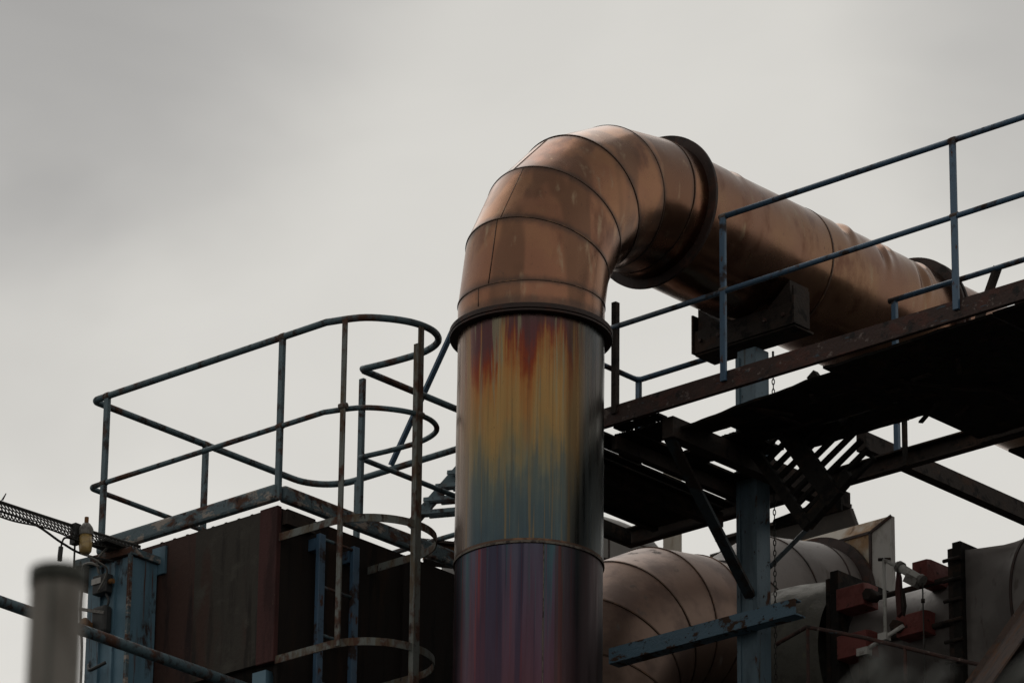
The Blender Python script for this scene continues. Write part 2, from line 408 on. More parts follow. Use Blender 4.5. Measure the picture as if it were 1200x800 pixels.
# ------------------------------------------------------------------ mesh helpers
class MB:
    def __init__(self):
        self.v, self.f, self.s = [], [], []
        self.g = {}

    def add(self, vs, fs, smooth=False):
        o = len(self.v)
        self.v += [Vector(p) for p in vs]
        self.f += [tuple(i + o for i in q) for q in fs]
        self.s += [smooth] * len(fs)
        return self

    def box(self, c, size, axes=None):
        c = Vector(c)
        ax = axes or (Vector((1, 0, 0)), Vector((0, 1, 0)), Vector((0, 0, 1)))
        h = [ax[i] * (size[i] / 2) for i in range(3)]
        vs = [c + h[0] * a + h[1] * b + h[2] * d for d in (-1, 1) for b in (-1, 1) for a in (-1, 1)]
        return self.add(vs, [(0, 2, 3, 1), (4, 5, 7, 6), (0, 1, 5, 4), (2, 6, 7, 3), (0, 4, 6, 2), (1, 3, 7, 5)])

    def bb(self, x0, x1, y0, y1, z0, z1):
        return self.box(((x0 + x1) / 2, (y0 + y1) / 2, (z0 + z1) / 2), (x1 - x0, y1 - y0, z1 - z0))

    def bar(self, p0, p1, w, h, up=(0, 0, 1)):
        """rectangular bar: w sideways, h along up"""
        p0, p1 = Vector(p0), Vector(p1)
        d = p1 - p0
        L = d.length
        d = d / L
        u = Vector(up)
        s = d.cross(u)
        if s.length < 1e-4:
            s = d.cross(Vector((0, 1, 0)))
        s.normalize()
        u = s.cross(d)
        return self.box((p0 + p1) / 2, (L, w, h), (d, s, u))

    def tube(self, pts, r, n=10, closed=False, taper=None):
        pts = [Vector(p) for p in pts]
        m = len(pts)
        T = []
        for i in range(m):
            if closed:
                t = pts[(i + 1) % m] - pts[i - 1]
            else:
                t = pts[min(i + 1, m - 1)] - pts[max(i - 1, 0)]
            T.append(t.normalized())
        a = T[0].orthogonal().normalized()
        vs, fs = [], []
        for i in range(m):
            a = (a - T[i] * a.dot(T[i]))
            a = a.normalized() if a.length > 1e-6 else T[i].orthogonal().normalized()
            b = T[i].cross(a)
            rr = r if taper is None else r * taper(i / (m - 1))
            # widen at sharp corners so that the tube keeps its width
            if 0 < i < m - 1:
                d1, d2 = (pts[i] - pts[i - 1]).normalized(), (pts[i + 1] - pts[i]).normalized()
                k = 1 / max(0.6, math.sqrt(max(0.0, (1 + d1.dot(d2)) / 2)))
                rr *= min(k, 1.15)
            vs += [pts[i] + (a * math.cos(2 * PI * j / n) + b * math.sin(2 * PI * j / n)) * rr for j in range(n)]
        rows = m if closed else m - 1
        for i in range(rows):
            for j in range(n):
                i2 = (i + 1) % m
                fs.append((i * n + j, i * n + (j + 1) % n, i2 * n + (j + 1) % n, i2 * n + j))
        self.add(vs, fs, True)
        if not closed:
            o = len(self.v) - len(vs)
            self.f += [tuple(o + j for j in reversed(range(n))), tuple(o + (m - 1) * n + j for j in range(n))]
            self.s += [False, False]
        return self

    def rings(self, secs, n=64, cap=False, smooth=True, wob=0.0, grime=None):
        """secs: (centre, e1, e2, r) cross sections joined by a skin"""
        vs, fs = [], []
        for (c, e1, e2, r) in secs:
            c, e1, e2 = Vector(c), Vector(e1), Vector(e2)
            for j in range(n):
                t = 2 * PI * j / n
                p = c + (e1 * math.cos(t) + e2 * math.sin(t)) * r
                if wob:
                    p = c + (p - c) * (1 + wob * (mnoise.noise(p * 2.3) + 0.4 * mnoise.noise(p * 7.0)))
                vs.append(p)
        for i in range(len(secs) - 1):
            for j in range(n):
                fs.append((i * n + j, i * n + (j + 1) % n, (i + 1) * n + (j + 1) % n, (i + 1) * n + j))
        if cap:
            fs += [tuple(reversed(range(n))), tuple((len(secs) - 1) * n + j for j in range(n))]
        o = len(self.v)
        self.add(vs, fs, smooth)
        if grime:
            for i, gv in enumerate(grime):
                for j in range(n):
                    self.g[o + i * n + j] = gv
        return self

    def annulus(self, c, axis, r0, r1, th, n=64):
        """flat flange ring, thickness th along axis centred at c"""
        axis = Vector(axis).normalized()
        e1 = axis.orthogonal().normalized()
        e2 = axis.cross(e1)
        c = Vector(c)
        vs, fs = [], []
        for (rr, o) in ((r0, -1), (r1, -1), (r1, 1), (r0, 1)):
            for j in range(n):
                t = 2 * PI * j / n
                vs.append(c + axis * (o * th / 2) + (e1 * math.cos(t) + e2 * math.sin(t)) * rr)
        for k in range(4):
            for j in range(n):
                a, b = k * n, ((k + 1) % 4) * n
                fs.append((a + j, a + (j + 1) % n, b + (j + 1) % n, b + j))
        return self.add(vs, fs, False)

    def prism(self, poly, ext):
        """closed polygon extruded by vector ext"""
        poly = [Vector(p) for p in poly]
        ext = Vector(ext)
        n = len(poly)
        vs = poly + [p + ext for p in poly]
        fs = [tuple(reversed(range(n))), tuple(range(n, 2 * n))]
        fs += [(i, (i + 1) % n, n + (i + 1) % n, n + i) for i in range(n)]
        return self.add(vs, fs)

    def build(self, name, mat, parent=None, bevel=0.0):
        me = bpy.data.meshes.new(name)
        base = Vector(parent['base']) if parent is not None and 'base' in parent else Vector((0, 0, 0))
        me.from_pydata([p - base for p in self.v], [], self.f)
        me.validate()
        for p, s in zip(me.polygons, self.s):
            p.use_smooth = s
        import bmesh
        bm = bmesh.new()
        bm.from_mesh(me)
        bmesh.ops.recalc_face_normals(bm, faces=bm.faces)
        bm.to_mesh(me)
        bm.free()
        if self.g:
            at = me.attributes.new('grime', 'FLOAT', 'POINT')
            for i, gv in self.g.items():
                at.data[i].value = gv
        me.materials.append(mat)
        o = bpy.data.objects.new(name, me)
        COL.objects.link(o)
        if parent is not None:
            o.parent = parent
        if bevel:
            b = o.modifiers.new('bevel', 'BEVEL')
            b.width = bevel
            b.segments = 2
            b.limit_method = 'ANGLE'
        return o


BASES = {}


def tag(o, label, cat, group=None):
    o['label'] = label
    o['category'] = cat
    o['kind'] = 'thing'
    if group:
        o['group'] = group
    return o


class Thing:
    """an Empty at the thing's base; parts are built in world coordinates and stored relative to it"""

    def __init__(self, name, loc, label, cat, group=None):
        self.loc = Vector(loc)
        self.o = bpy.data.objects.new(name, None)
        self.o.empty_display_size = 0.2
        self.o.location = self.loc
        COL.objects.link(self.o)
        tag(self.o, label, cat, group)

    def part(self, name, mb, mat, under=None, bevel=0.0, label=None):
        me_off = self.loc
        mb.v = [p - me_off for p in mb.v]
        o = mb.build(name, mat, None, bevel)
        o.parent = under if under is not None else self.o
        if label:
            o['label'] = label
        return o


def arc(c, r, a0, a1, n, z):
    return [(c[0] + r * math.cos(a0 + (a1 - a0) * i / n), c[1] + r * math.sin(a0 + (a1 - a0) * i / n), z) for i in range(n + 1)]


def spline(pts, n=8):
    pts = [Vector(p) for p in pts]
    out = []
    for i in range(len(pts) - 1):
        p0, p1, p2, p3 = pts[max(i - 1, 0)], pts[i], pts[i + 1], pts[min(i + 2, len(pts) - 1)]
        for k in range(n):
            t = k / n
            out.append(0.5 * ((2 * p1) + (p2 - p0) * t + (2 * p0 - 5 * p1 + 4 * p2 - p3) * t * t + (3 * p1 - p0 - 3 * p2 + p3) * t ** 3))
    out.append(pts[-1])
    return out


X, Y, Z = Vector((1, 0, 0)), Vector((0, 1, 0)), Vector((0, 0, 1))

# ------------------------------------------------------------------ setting
g = MB().add([(-2500, -2500, 0), (2500, -2500, 0), (2500, 2500, 0), (-2500, 2500, 0)], [(0, 1, 2, 3)]).build('ground', M_['ground'])
g['kind'] = 'structure'

# ------------------------------------------------------------------ the big bent exhaust pipe
R = 0.467
ZA = H + 1.21
ZS = H + 0.13
RB = ZA - ZS
ex = Thing('exhaust_pipe', (0, 0, 0), 'large copper coloured exhaust pipe with rainbow heat stained upright and mitred elbow', 'exhaust pipe')


def vsec(z, r=R):
    return ((0, 0, z), X, Y, r)


def zs_list(a, b, n):
    return [a + (b - a) * i / n for i in range(n + 1)]


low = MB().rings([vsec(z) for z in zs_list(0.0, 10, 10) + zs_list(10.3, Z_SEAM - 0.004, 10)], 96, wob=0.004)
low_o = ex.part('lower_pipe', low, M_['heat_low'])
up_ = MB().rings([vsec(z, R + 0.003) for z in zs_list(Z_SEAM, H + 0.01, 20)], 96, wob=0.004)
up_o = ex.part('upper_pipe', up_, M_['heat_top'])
sm = MB().annulus((0, 0, Z_SEAM), Z, R - 0.02, R + 0.010, 0.014, 96)
ex.part('weld_seam', sm, M_['weld'])
ex.part('lap_edge', MB().annulus((0, 0, Z_SEAM + 0.016), Z, R - 0.02, R + 0.0065, 0.014, 96), M_['seam'])
# vertical weld on the lower shell, facing the camera and a little right
tw = math.radians(-37)
pts = [((R + 0.001) * math.cos(tw + 0.01 * mnoise.noise((0, 0, z * 3))), (R + 0.001) * math.sin(tw + 0.01 * mnoise.noise((0, 0, z * 3))), z) for z in zs_list(0.0, Z_SEAM - 0.01, 120)]
ex.part('vertical_weld', MB().tube(pts, 0.0045, 6), M_['weld'], low_o)
# main flange ring under the elbow
ex.part('flange_ring', MB().annulus((0, 0, H - 0.089), Z, R - 0.02, 0.521, 0.016, 96), M_['flange'], bevel=0.003)
ex.part('flange_ring', MB().annulus((0, 0, H - 0.060), Z, R - 0.02, 0.524, 0.034, 96), M_['flange'], bevel=0.003)
RE = 0.472
ex.part('elbow_collar', MB().rings([vsec(z, RE) for z in zs_list(H - 0.045, ZS, 6)], 96, wob=0.003, grime=[1, .9, .7, .3, 0.05, 0.3, 1]), M_['copper'])


def esec(k, r=RE, off=0.0):
    th = math.radians(18 * k) + off / RB
    return ((0, RB - RB * math.cos(th), ZS + RB * math.sin(th)), X, Vector((0, -math.cos(th), math.sin(th))), r)


for k in range(5):
    a, b = esec(k), esec(k + 1)
    secs = []
    grm = []
    for t in (0.0, 0.03, 0.07, 0.13, 0.22, 0.36, 0.5, 0.64, 0.78, 0.87, 0.93, 0.97, 1.0):
        q_ = min(t, 1 - t)
        grm.append(max(0.0, 1 - q_ / 0.20) ** 1.6)
        c = Vector(a[0]).lerp(Vector(b[0]), t)
        e2 = Vector(a[2]).lerp(Vector(b[2]), t)
        secs.append((c, X, e2, RE + 0.0015 * (k % 2)))
    ex.part('elbow_gore', MB().rings(secs, 96, wob=0.003, grime=grm), M_['copper'])
for k in range(6):
    c, e1, e2, r = esec(k)
    ax = Vector(e1).cross(Vector(e2))
    mb = MB().annulus(c, ax, RE - 0.02, RE + 0.0045, 0.007, 96)
    ex.part('elbow_seam', mb, M_['seam'])
# lap seams of the sheets, staggered about the outer spine
def lap_seam(p, off):
    mb = MB()
    pts = []
    for (c, e1, e2) in p:
        t = math.radians(90 + off)
        pts.append(Vector(c) + (Vector(e1) * math.cos(t) + Vector(e2) * math.sin(t)) * (RE + 0.001))
    mb.tube(pts, 0.003, 6)
    return mb


ex.part('lap_seam', lap_seam([((0, 0, H), X, -Y), ((0, 0, ZS), X, -Y)], 4), M_['seam'])
for k, off in enumerate((-6, -9, 2, 160, 11)):
    a_, b_ = esec(k), esec(k + 1)
    ex.part('lap_seam', lap_seam([(a_[0], a_[1], a_[2]), (b_[0], b_[1], b_[2])], off), M_['seam'])
YF = RB + 0.14
ex.part('end_collar', MB().rings([((0, y, ZA), X, Z, RE + 0.001) for y in (RB, RB + 0.05, YF)], 96), M_['copper'])
ex.part('flange_ring', MB().annulus((0, YF + 0.012, ZA), Y, R - 0.02, 0.535, 0.024, 96), M_['flange'], bevel=0.003)
# horizontal run with dents
Y2 = 3.97


def duct_run(y0, y1, n):
    secs_n = n
    nn = 128
    vs, fs = [], []
    dents = [(1.75, 1.25, 0.022, 0.035), (2.86, 0.95, 0.028, 0.045), (3.22, 0.75, 0.022, 0.03), (3.38, 1.15, 0.02, 0.03), (3.62, 0.45, 0.024, 0.035), (3.75, 0.9, 0.016, 0.03)]
    for i in range(secs_n + 1):
        y = y0 + (y1 - y0) * i / secs_n
        for j in range(nn):
            t = 2 * PI * j / nn
            r = R + 0.003 * mnoise.noise((math.cos(t) * 1.5, math.sin(t) * 1.5, y * 1.3))
            for (dy, dt, amp, w) in dents:
                q = (t - dt + PI) % (2 * PI) - PI
                yy = y - dy - 0.12 * q
                r -= amp * math.exp(-(q / 0.42) ** 2) * (math.exp(-(yy / w) ** 2) - 0.6 * math.exp(-((yy - 1.6 * w) / w) ** 2))
            vs.append((r * math.cos(t), y, ZA + r * math.sin(t)))
    for i in range(secs_n):
        for j in range(nn):
            fs.append((i * nn + j, i * nn + (j + 1) % nn, (i + 1) * nn + (j + 1) % nn, (i + 1) * nn + j))
    return MB().add(vs, fs, True)


ex.part('duct_run', duct_run(YF, 2.55, 60), M_['copperpink'])
ex.part('duct_run', duct_run(2.56, Y2, 90), M_['copperpink'])
ex.part('duct_seam', MB().annulus((0, 2.555, ZA), Y, R - 0.02, R + 0.004, 0.012, 96), M_['seam'])
fl = MB().annulus((0, Y2 - 0.02, ZA), Y, R - 0.02, 0.535, 0.02, 96)
fl.annulus((0, Y2 + 0.03, ZA), Y, R - 0.02, 0.535, 0.022, 96)
ex.part('flange_ring', fl, M_['flange'])
ex.part('duct_run', MB().rings([((0, y, ZA), X, Z, R) for y in zs_list(Y2, 9.0, 20)], 96, cap=False, wob=0.004), M_['copperpink'])
ex.part('end_cap', MB().rings([((0, 9.0, ZA), X, Z, R), ((0, 9.02, ZA), X, Z, 0.01)], 96), M_['flange'])

# ------------------------------------------------------------------ left hopper with platform
XL, XR, YN, YB = -3.25, -1.59, -0.647, 1.60
XLR = -3.365
hp = Thing('storage_hopper', (-2.4, 0.8, 0), 'dark rusted steel hopper with oxide red corner below the round railed platform', 'hopper')
ZT = 13.085
hp.part('front_panel', MB().bb(-3.25, -2.336, YN + 0.006, YN + 0.03, 12.05, ZT), M_['panelred'])
hp.part('front_panel', MB().bb(-2.334, -1.735, YN + 0.004, YN + 0.03, 12.05, ZT), M_['panel'])
for k in range(9):
    x = -2.66 + 0.118 * k
    hp.part('roof_bolt', MB().bb(x - 0.010, x + 0.010, YN + 0.008, YN + 0.028, ZT - 0.002, ZT + 0.007), M_['panel'])
hp.part('corner_post', MB().bb(-1.745, XR + 0.004, YN - 0.006, YN + 0.035, 12.04, ZT + 0.01), M_['redcol'], bevel=0.006)
hp.part('corner_bracket', MB().bb(XR + 0.006, XR + 0.05, YN + 0.04, YN + 0.30, 12.97, 13.07), M_['black2'])
hp.part('side_panel', MB().bb(XR - 0.03, XR - 0.002, YN + 0.036, 2.60, 10.9, ZT), M_['paneld'])
for yy in (0.55, 1.15, 1.75):
    hp.part('panel_rib', MB().bb(XR - 0.002, XR + 0.020, yy - 0.02, yy + 0.02, 10.95, ZT - 0.01), M_['paneld'])
hp.part('back_panel', MB().bb(-3.25, XR - 0.03, 2.57, 2.60, 10.9, ZT), M_['paneld'])
hp.part('left_panel', MB().bb(-3.25, -3.22, YN + 0.03, 2.57, 10.9, ZT), M_['paneld'])
hp.part('roof_deck', MB().bb(-3.22, XR - 0.03, YN + 0.03, 2.57, ZT - 0.04, ZT - 0.012), M_['black'])
cone = MB()
tp = [(-3.22, YN + 0.04, 12.06), (-1.63, YN + 0.04, 12.06), (-1.63, 2.55, 12.06), (-3.22, 2.55, 12.06)]
bt = [(-2.7, 0.2, 10.0), (-2.1, 0.2, 10.0), (-2.1, 1.5, 10.0), (-2.7, 1.5, 10.0)]
cone.add(tp + bt, [(0, 1, 5, 4), (1, 2, 6, 5), (2, 3, 7, 6), (3, 0, 4, 7), (4, 5, 6, 7)])
hp.part('hopper_cone', cone, M_['paneld'])
for (x, y) in ((-1.72, -0.58), (-3.12, -0.56), (-1.68, 2.45), (-3.12, 2.45)):
    hp.part('leg', MB().bb(x - 0.06, x + 0.06, y - 0.06, y + 0.06, 0.0, 12.0), M_['bluebox'])

pf = Thing('railed_platform', (-2.42, 0.47, 13.1), 'blue grey tube railing bending round the ladder opening above the dark hopper', 'railing')
ef = MB()
ef.bar((XL, YN, 13.185), (XR, YN, 13.185), 0.06, 0.112)
efo = pf.part('edge_frame', ef, M_['edge'], bevel=0.02)
pf.part('edge_frame', MB().bar((XR, YN + 0.034, 13.185), (XR, 2.25, 13.185), 0.06, 0.112), M_['edge'], bevel=0.02)
pf.part('edge_frame', MB().bar((XL, YN + 0.034, 13.185), (XL, YB, 13.185), 0.06, 0.10), M_['edge'], bevel=0.02)


def rail_loop(z, r):
    loop = [(XR, 2.25, z), (XR, 1.0, z), (XR, 0.125, z), (XR + 0.012, 0.105, z)]
    loop += spline([(XR + 0.05, 0.105, z), (-1.30, 0.135, z), (-1.05, 0.135, z), (-0.86, 0.055, z), (-0.765, -0.115, z), (-0.79, -0.33, z), (-0.95, -0.545, z), (-1.20, YN, z)], 7)
    loop += [(-1.5, YN, z), (-2.4, YN, z)]
    c = 0.05
    loop += arc((XLR + c, YN + c), c, -PI / 2, -PI, 8, z)
    c = 0.30
    loop += arc((XLR + c, YB - c), c, PI, PI / 2, 12, z)
    loop += [(-2.2, YB, z), (-1.2, YB, z), (-0.95, YB, z)]
    return MB().tube(loop, r, 12)


pf.part('top_rail', rail_loop(14.262, 0.0235), M_['rail'])
pf.part('mid_rail', rail_loop(13.638, 0.018), M_['rail'])
Zt = 14.25


def post(x, y, z0=13.2, z1=Zt, w=0.042, d=0.03, m='rail'):
    pf.part('rail_post', MB().bb(x - w / 2, x + w / 2, y - d / 2, y + d / 2, z0, z1), M_[m], bevel=0.004)


post(-3.225, YN, 13.13)
post(XR - 0.002, YN, 13.13)
post(XR, 0.115, 13.13, 14.20)
post(XLR, 0.43)
post(-3.03, YB)
post(-2.0, YB)
post(XR, 1.4)
M_['joint'] = layered('scraped weld metal', (0.13, 0.115, 0.10), 0.7, 0.1, [(RUST, 0.9, 0, (30, 30, 30), 0.45, 0.60), (RUST_D, 0.9, 0, (22, 22, 22), 0.52, 0.66)], (60, 0.6))


def joint(th, p, d, r, m='joint'):
    p, d = Vector(p), Vector(d)
    th.part('weld_joint', MB().tube([p - d * 0.030, p - d * 0.012, p + d * 0.014, p + d * 0.028], r, 10, False, lambda t: 1.0 if 0.2 < t < 0.8 else 0.90), M_[m])


for (x, y, d) in ((-3.225, YN, X), (XR, YN, X), (-1.03, -0.645, Vector((0.97, 0.25, 0))), (XLR, 0.43, Y), (-0.755, -0.22, Vector((0.1, 1, 0)))):
    joint(pf, (x, y, 13.638), d, 0.0225)
    if x < -1.2:
        joint(pf, (x, y, 14.262), d, 0.0262)
stay = MB().bar((-2.70, 1.585, 14.285), (-2.13, 1.585, 15.16), 0.02, 0.04, (0, 1, 0))
pf.part('stay_bar', stay, M_['rail_blue'])

# ladder with safety cage
ld = Thing('caged_ladder', (-1.4, -0.07, 0), 'rusty blue ladder inside a hooped safety cage on the hopper side', 'ladder')
for y in (-0.325, -0.005):
    ld.part('stile', MB().bb(-1.525, -1.49, y - 0.028, y + 0.028, 0.0, 12.965), M_['rail_blue'], bevel=0.004)
    ld.part('stile_bracket', MB().bb(XR, -1.527, y - 0.03, y + 0.03, 12.86, 12.94), M_['rail_blue'])
for i in range(14):
    z = 12.94 - 0.325 * i
    ld.part('rung', MB().tube([(-1.508, -0.297, z), (-1.508, -0.033, z)], 0.011, 8), M_['rail'])


def hoop(z):
    pts = [(XR, -0.625)] + [(-1.16 + 0.41 * math.cos(a), -0.213 + 0.41 * math.sin(a)) for a in [(-PI / 2) + PI * i / 28 for i in range(29)]] + [(XR, 0.205)]
    mb = MB()
    vs, fs = [], []
    n = len(pts)
    for i, p in enumerate(pts):
        q0, q1 = Vector(pts[max(i - 1, 0)]), Vector(pts[min(i + 1, n - 1)])
        d = (q1 - q0).normalized()
        nrm = Vector((d.y, -d.x))
        for (o, zz) in ((0, -0.026), (0.008, -0.026), (0.008, 0.026), (0, 0.026)):
            vs.append((p[0] + nrm.x * o, p[1] + nrm.y * o, z + zz))
    for i in range(n - 1):
        for k in range(4):
            fs.append((i * 4 + k, i * 4 + (k + 1) % 4, i * 4 + 4 + (k + 1) % 4, i * 4 + 4 + k))
    fs += [(0, 1, 2, 3), ((n - 1) * 4 + 3, (n - 1) * 4 + 2, (n - 1) * 4 + 1, (n - 1) * 4)]
    return mb.add(vs, fs)


for z in (12.88, 12.052, 11.22, 10.39):
    ld.part('cage_hoop', hoop(z), M_['strap'])
# uprights of the cage; two run up to the railing
ld.part('cage_strap', MB().bar((-1.03, -0.648, 14.24), (-1.03, -0.648, 12.02), 0.040, 0.012, (0, 1, 0)), M_['strap'])
ld.part('cage_strap', MB().bar((-0.752, -0.225, 14.245), (-0.735, -0.225, 9.2), 0.012, 0.046, (0, 1, 0)), M_['strap'])
ld.part('cage_strap', MB().bar((-0.762, -0.255, 14.12), (-0.745, -0.255, 9.2), 0.040, 0.012, (0, 1, 0)), M_['strap'])

# blue box column at the left end of the hopper
bc = Thing('blue_column', (-2.86, -0.78, 0), 'tall rust streaked blue steel column beside the dark rusted panel', 'column')
bc.part('shaft', MB().bb(-3.06, -2.665, -0.905, -0.66, 0.0, 12.93), M_['bluebox'], bevel=0.006)
for x in (-2.93, -2.80):
    bc.part('rib', MB().bb(x - 0.012, x + 0.012, -0.925, -0.904, 0.0, 12.90), M_['bluebox'])
bc.part('rib', MB().bb(-2.667, -2.645, -0.93, -0.905, 0, 12.96), M_['edge'])
cap = MB().prism([(-3.13, -0.98, 12.93), (-2.64, -0.93, 12.93), (-2.64, -0.655, 12.93), (-3.13, -0.655, 12.93)], (0, 0, 0.05))
bc.part('cap_plate', cap, M_['edge'], bevel=0.004)
bc.part('cap_plate', MB().bb(-2.72, -2.60, -0.66, -0.63, 12.86, 13.05), M_['bluebox'])
bc.part('bracket', MB().bb(-3.16, -3.064, -0.96, -0.72, 12.80, 12.926), M_['black2'])

# junction box and cables on that column
jb = Thing('junction_box', (-2.96, -0.95, 12.6), 'small black switch box with pale label plate on the blue column', 'switch box')
jb.part('case', MB().bb(-2.93, -2.80, -0.99, -0.927, 12.69, 12.82), M_['dcable'], bevel=0.008)
jb.part('label_plate', MB().bb(-2.93, -2.845, -0.999, -0.991, 12.755, 12.795), M_['pale'])
jb.part('gland', MB().tube([(-2.80, -0.96, 12.76), (-2.765, -0.96, 12.76)], 0.018, 10), M_['orange'])
sb = Thing('siren', (-2.96, -0.95, 12.18), 'rusty orange and black siren box mounted low on the blue column', 'siren')
sb.part('case', MB().bb(-2.92, -2.79, -1.0, -0.927, 12.41, 12.60), M_['dcable'], bevel=0.02)
sb.part('horn', MB().rings([((-2.93, -0.99, 12.47), X, Z, 0.03), ((-2.93, -1.05, 12.47), X, Z, 0.05), ((-2.93, -1.05, 12.47), X, Z, 0.01)], 18), M_['orange'])
sb.part('bracket', MB().bar((-3.0, -1.03, 12.60), (-2.80, -0.995, 12.54), 0.015, 0.02), M_['galv'])


def cable(name, pts, r, m, label):
    o = MB().tube(spline(pts, 8), r, 8).build(name, M_[m])
    tag(o, label, 'cable')
    return o


cable('cable', [(-2.76, -1.02, 12.98), (-2.79, -1.03, 12.95), (-2.85, -1.03, 12.90), (-2.86, -1.0, 12.82)], 0.008, 'cable', 'pale cable curling from the mesh tray end into the switch box')
cable('cable', [(-2.84, -1.02, 12.86), (-2.90, -1.04, 12.89), (-2.98, -1.03, 12.89), (-3.01, -1.0, 12.80), (-3.03, -0.99, 12.6), (-3.01, -0.98, 12.3), (-3.02, -0.97, 11.7), (-3.02, -0.97, 10.8)], 0.009, 'cable', 'long grey cable hanging down the outer edge of the blue column')
cable('cable', [(-2.83, -0.96, 12.69), (-2.81, -0.95, 12.64), (-2.82, -0.95, 12.60)], 0.008, 'dcable', 'short black cable between the switch box and the siren')
cable('cable', [(-2.95, -0.97, 12.22), (-2.88, -1.02, 12.16), (-2.78, -0.98, 12.20)], 0.012, 'dcable', 'black cable end hooked out below the siren')

# mesh cable tray coming in from the left
nt_ = Thing('mesh_cable_tray', (-2.8, -2.2, 12.9), 'dark sagging mesh cable tray on a rod, running to the blue column', 'cable tray')
RX = -2.8


def top_rod(t):
    y = -0.70 - 2.6 * t
    return Vector((RX, y, 13.075 - 0.045 * t - 0.02 * math.sin(t * PI)))


nt_.part('rod', MB().tube([top_rod(i / 30) for i in range(31)], 0.012, 8), M_['wire'])


def low_edge(t):
    p = top_rod(t)
    return p + Vector((0.06, 0.0, -0.085 - 0.03 * math.sin(t * PI * 1.1) + 0.012 * math.sin(t * 23)))


nt_.part('lower_wire', MB().tube([low_edge(i / 60) for i in range(61)], 0.006, 6), M_['mesh'])
lat = MB()
NS = 84
for i in range(NS):
    for (a, b) in ((i, i + 2), (i + 2, i)):
        if min(a, b) < 0 or max(a, b) > NS:
            continue
        p, q = top_rod(a / NS), low_edge(b / NS)
        lat.tube([p, p.lerp(q, 0.5) + Vector((0.012, 0, 0)), q], 0.0042, 4)
    if i % 1 == 0:
        p, q = top_rod(i / NS), top_rod((i + 1) / NS)
        p2, q2 = low_edge(i / NS), low_edge((i + 1) / NS)
        for k in (0.33, 0.66):
            lat.tube([p.lerp(p2, k), q.lerp(q2, k)], 0.0036, 4)
nt_.part('mesh_side', lat, M_['mesh'])
nt_.part('slack_cable', MB().tube(spline([(-2.78, -0.95, 12.90), (-2.76, -1.25, 12.865), (-2.74, -1.45, 12.88), (-2.75, -1.75, 12.95), (-2.74, -2.3, 12.93), (-2.74, -3.3, 12.90)], 8), 0.008, 6), M_['dcable'])
nt_.part('clamp', MB().box((-2.78, -1.30, 12.99), (0.05, 0.05, 0.14)), M_['dcable'])
nt_.part('end_plate', MB().bb(-2.86, -2.70, -1.10, -0.93, 12.985, 13.0), M_['mesh'])
nt_.part('drop_rod', MB().tube([(-2.78, -1.30, 12.93), (-2.78, -1.305, 9.0)], 0.0065, 6), M_['wire'])
nt_.part('tie_wire', MB().tube([(RX, -1.95, 13.03), (RX + 0.03, -1.93, 13.09), (RX - 0.02, -1.91, 13.06)], 0.003, 4), M_['wire'])
hk = Thing('pull_cord', (-2.76, -1.42, 12.85), 'black handle dangling on a short wire below the mesh tray', 'handle')
hk.part('grip', MB().tube([(-2.76, -1.44, 12.86), (-2.76, -1.445, 12.80), (-2.76, -1.445, 12.765)], 0.016, 10), M_['dcable'])
hk.part('wire', MB().tube(spline([(-2.775, -1.33, 12.95), (-2.765, -1.41, 12.93), (-2.76, -1.44, 12.86)], 6), 0.007, 6), M_['dcable'])

lm = Thing('yard_lamp', (-2.72, -1.262, 12.85), 'bulkhead lamp with amber glass hanging from the mesh tray', 'lamp')
LC = Vector((-2.72, -1.262, 0.035))


def lsec(z, r):
    return ((LC.x, LC.y, z + LC.z), X, Y, r)


lm.part('glass', MB().rings([lsec(12.955, 0.001), lsec(12.955, 0.040), lsec(12.87, 0.044), lsec(12.835, 0.040), lsec(12.818, 0.028), lsec(12.815, 0.001)], 24), M_['amber'])
lm.part('cap', MB().rings([lsec(12.945, 0.046), lsec(12.985, 0.048), lsec(13.0, 0.042), lsec(13.025, 0.024), lsec(13.03, 0.001)], 24), M_['galv'])
lm.part('hanger', MB().tube([(LC.x, LC.y, 13.05), (LC.x, LC.y, 13.105)], 0.014, 8), M_['orange'])
lm.part('hanger', MB().tube([(LC.x, LC.y, 13.0), (RX, LC.y, 13.05)], 0.012, 8), M_['galv'])
cable('cable', [(LC.x, LC.y, 12.85), (-2.70, -1.16, 12.82), (-2.74, -1.04, 12.80), (-2.86, -1.0, 12.70)], 0.007, 'cable', 'thin grey cable dropping from the amber lamp')

# pipe along B in front of the blue column
pp = Thing('handrail_pipe', (-1.6, -2.0, 11.8), 'dark grey sloping pipe rail crossing low in front of the blue column', 'pipe rail')
pp.part('rail', MB().tube([(-1.6, -5.2, 11.825), (-1.6, -2.2, 11.812), (-1.6, -0.2, 11.80)], 0.036, 14), M_['rail'])
for y in (-4.2, -0.45):
    pp.part('post', MB().tube([(-1.6, y, 11.80), (-1.6, y, 10.0)], 0.025, 10), M_['rail'])
pp.part('lower_rail', MB().tube([(-1.6, -5.2, 11.2), (-1.6, -0.2, 11.19)], 0.025, 10), M_['rail'])
gl = MB().bb(-2.2, -1.2, -5.4, -0.7, 9.93, 9.99)
pp.part('walk_plate', gl, M_['black2'])
for (x, y) in ((-2.1, -5.2), (-1.3, -5.2), (-2.1, -1.0)):
    pp.part('leg', MB().bb(x - 0.05, x + 0.05, y - 0.05, y + 0.05, 0, 9.93), M_['black2'])

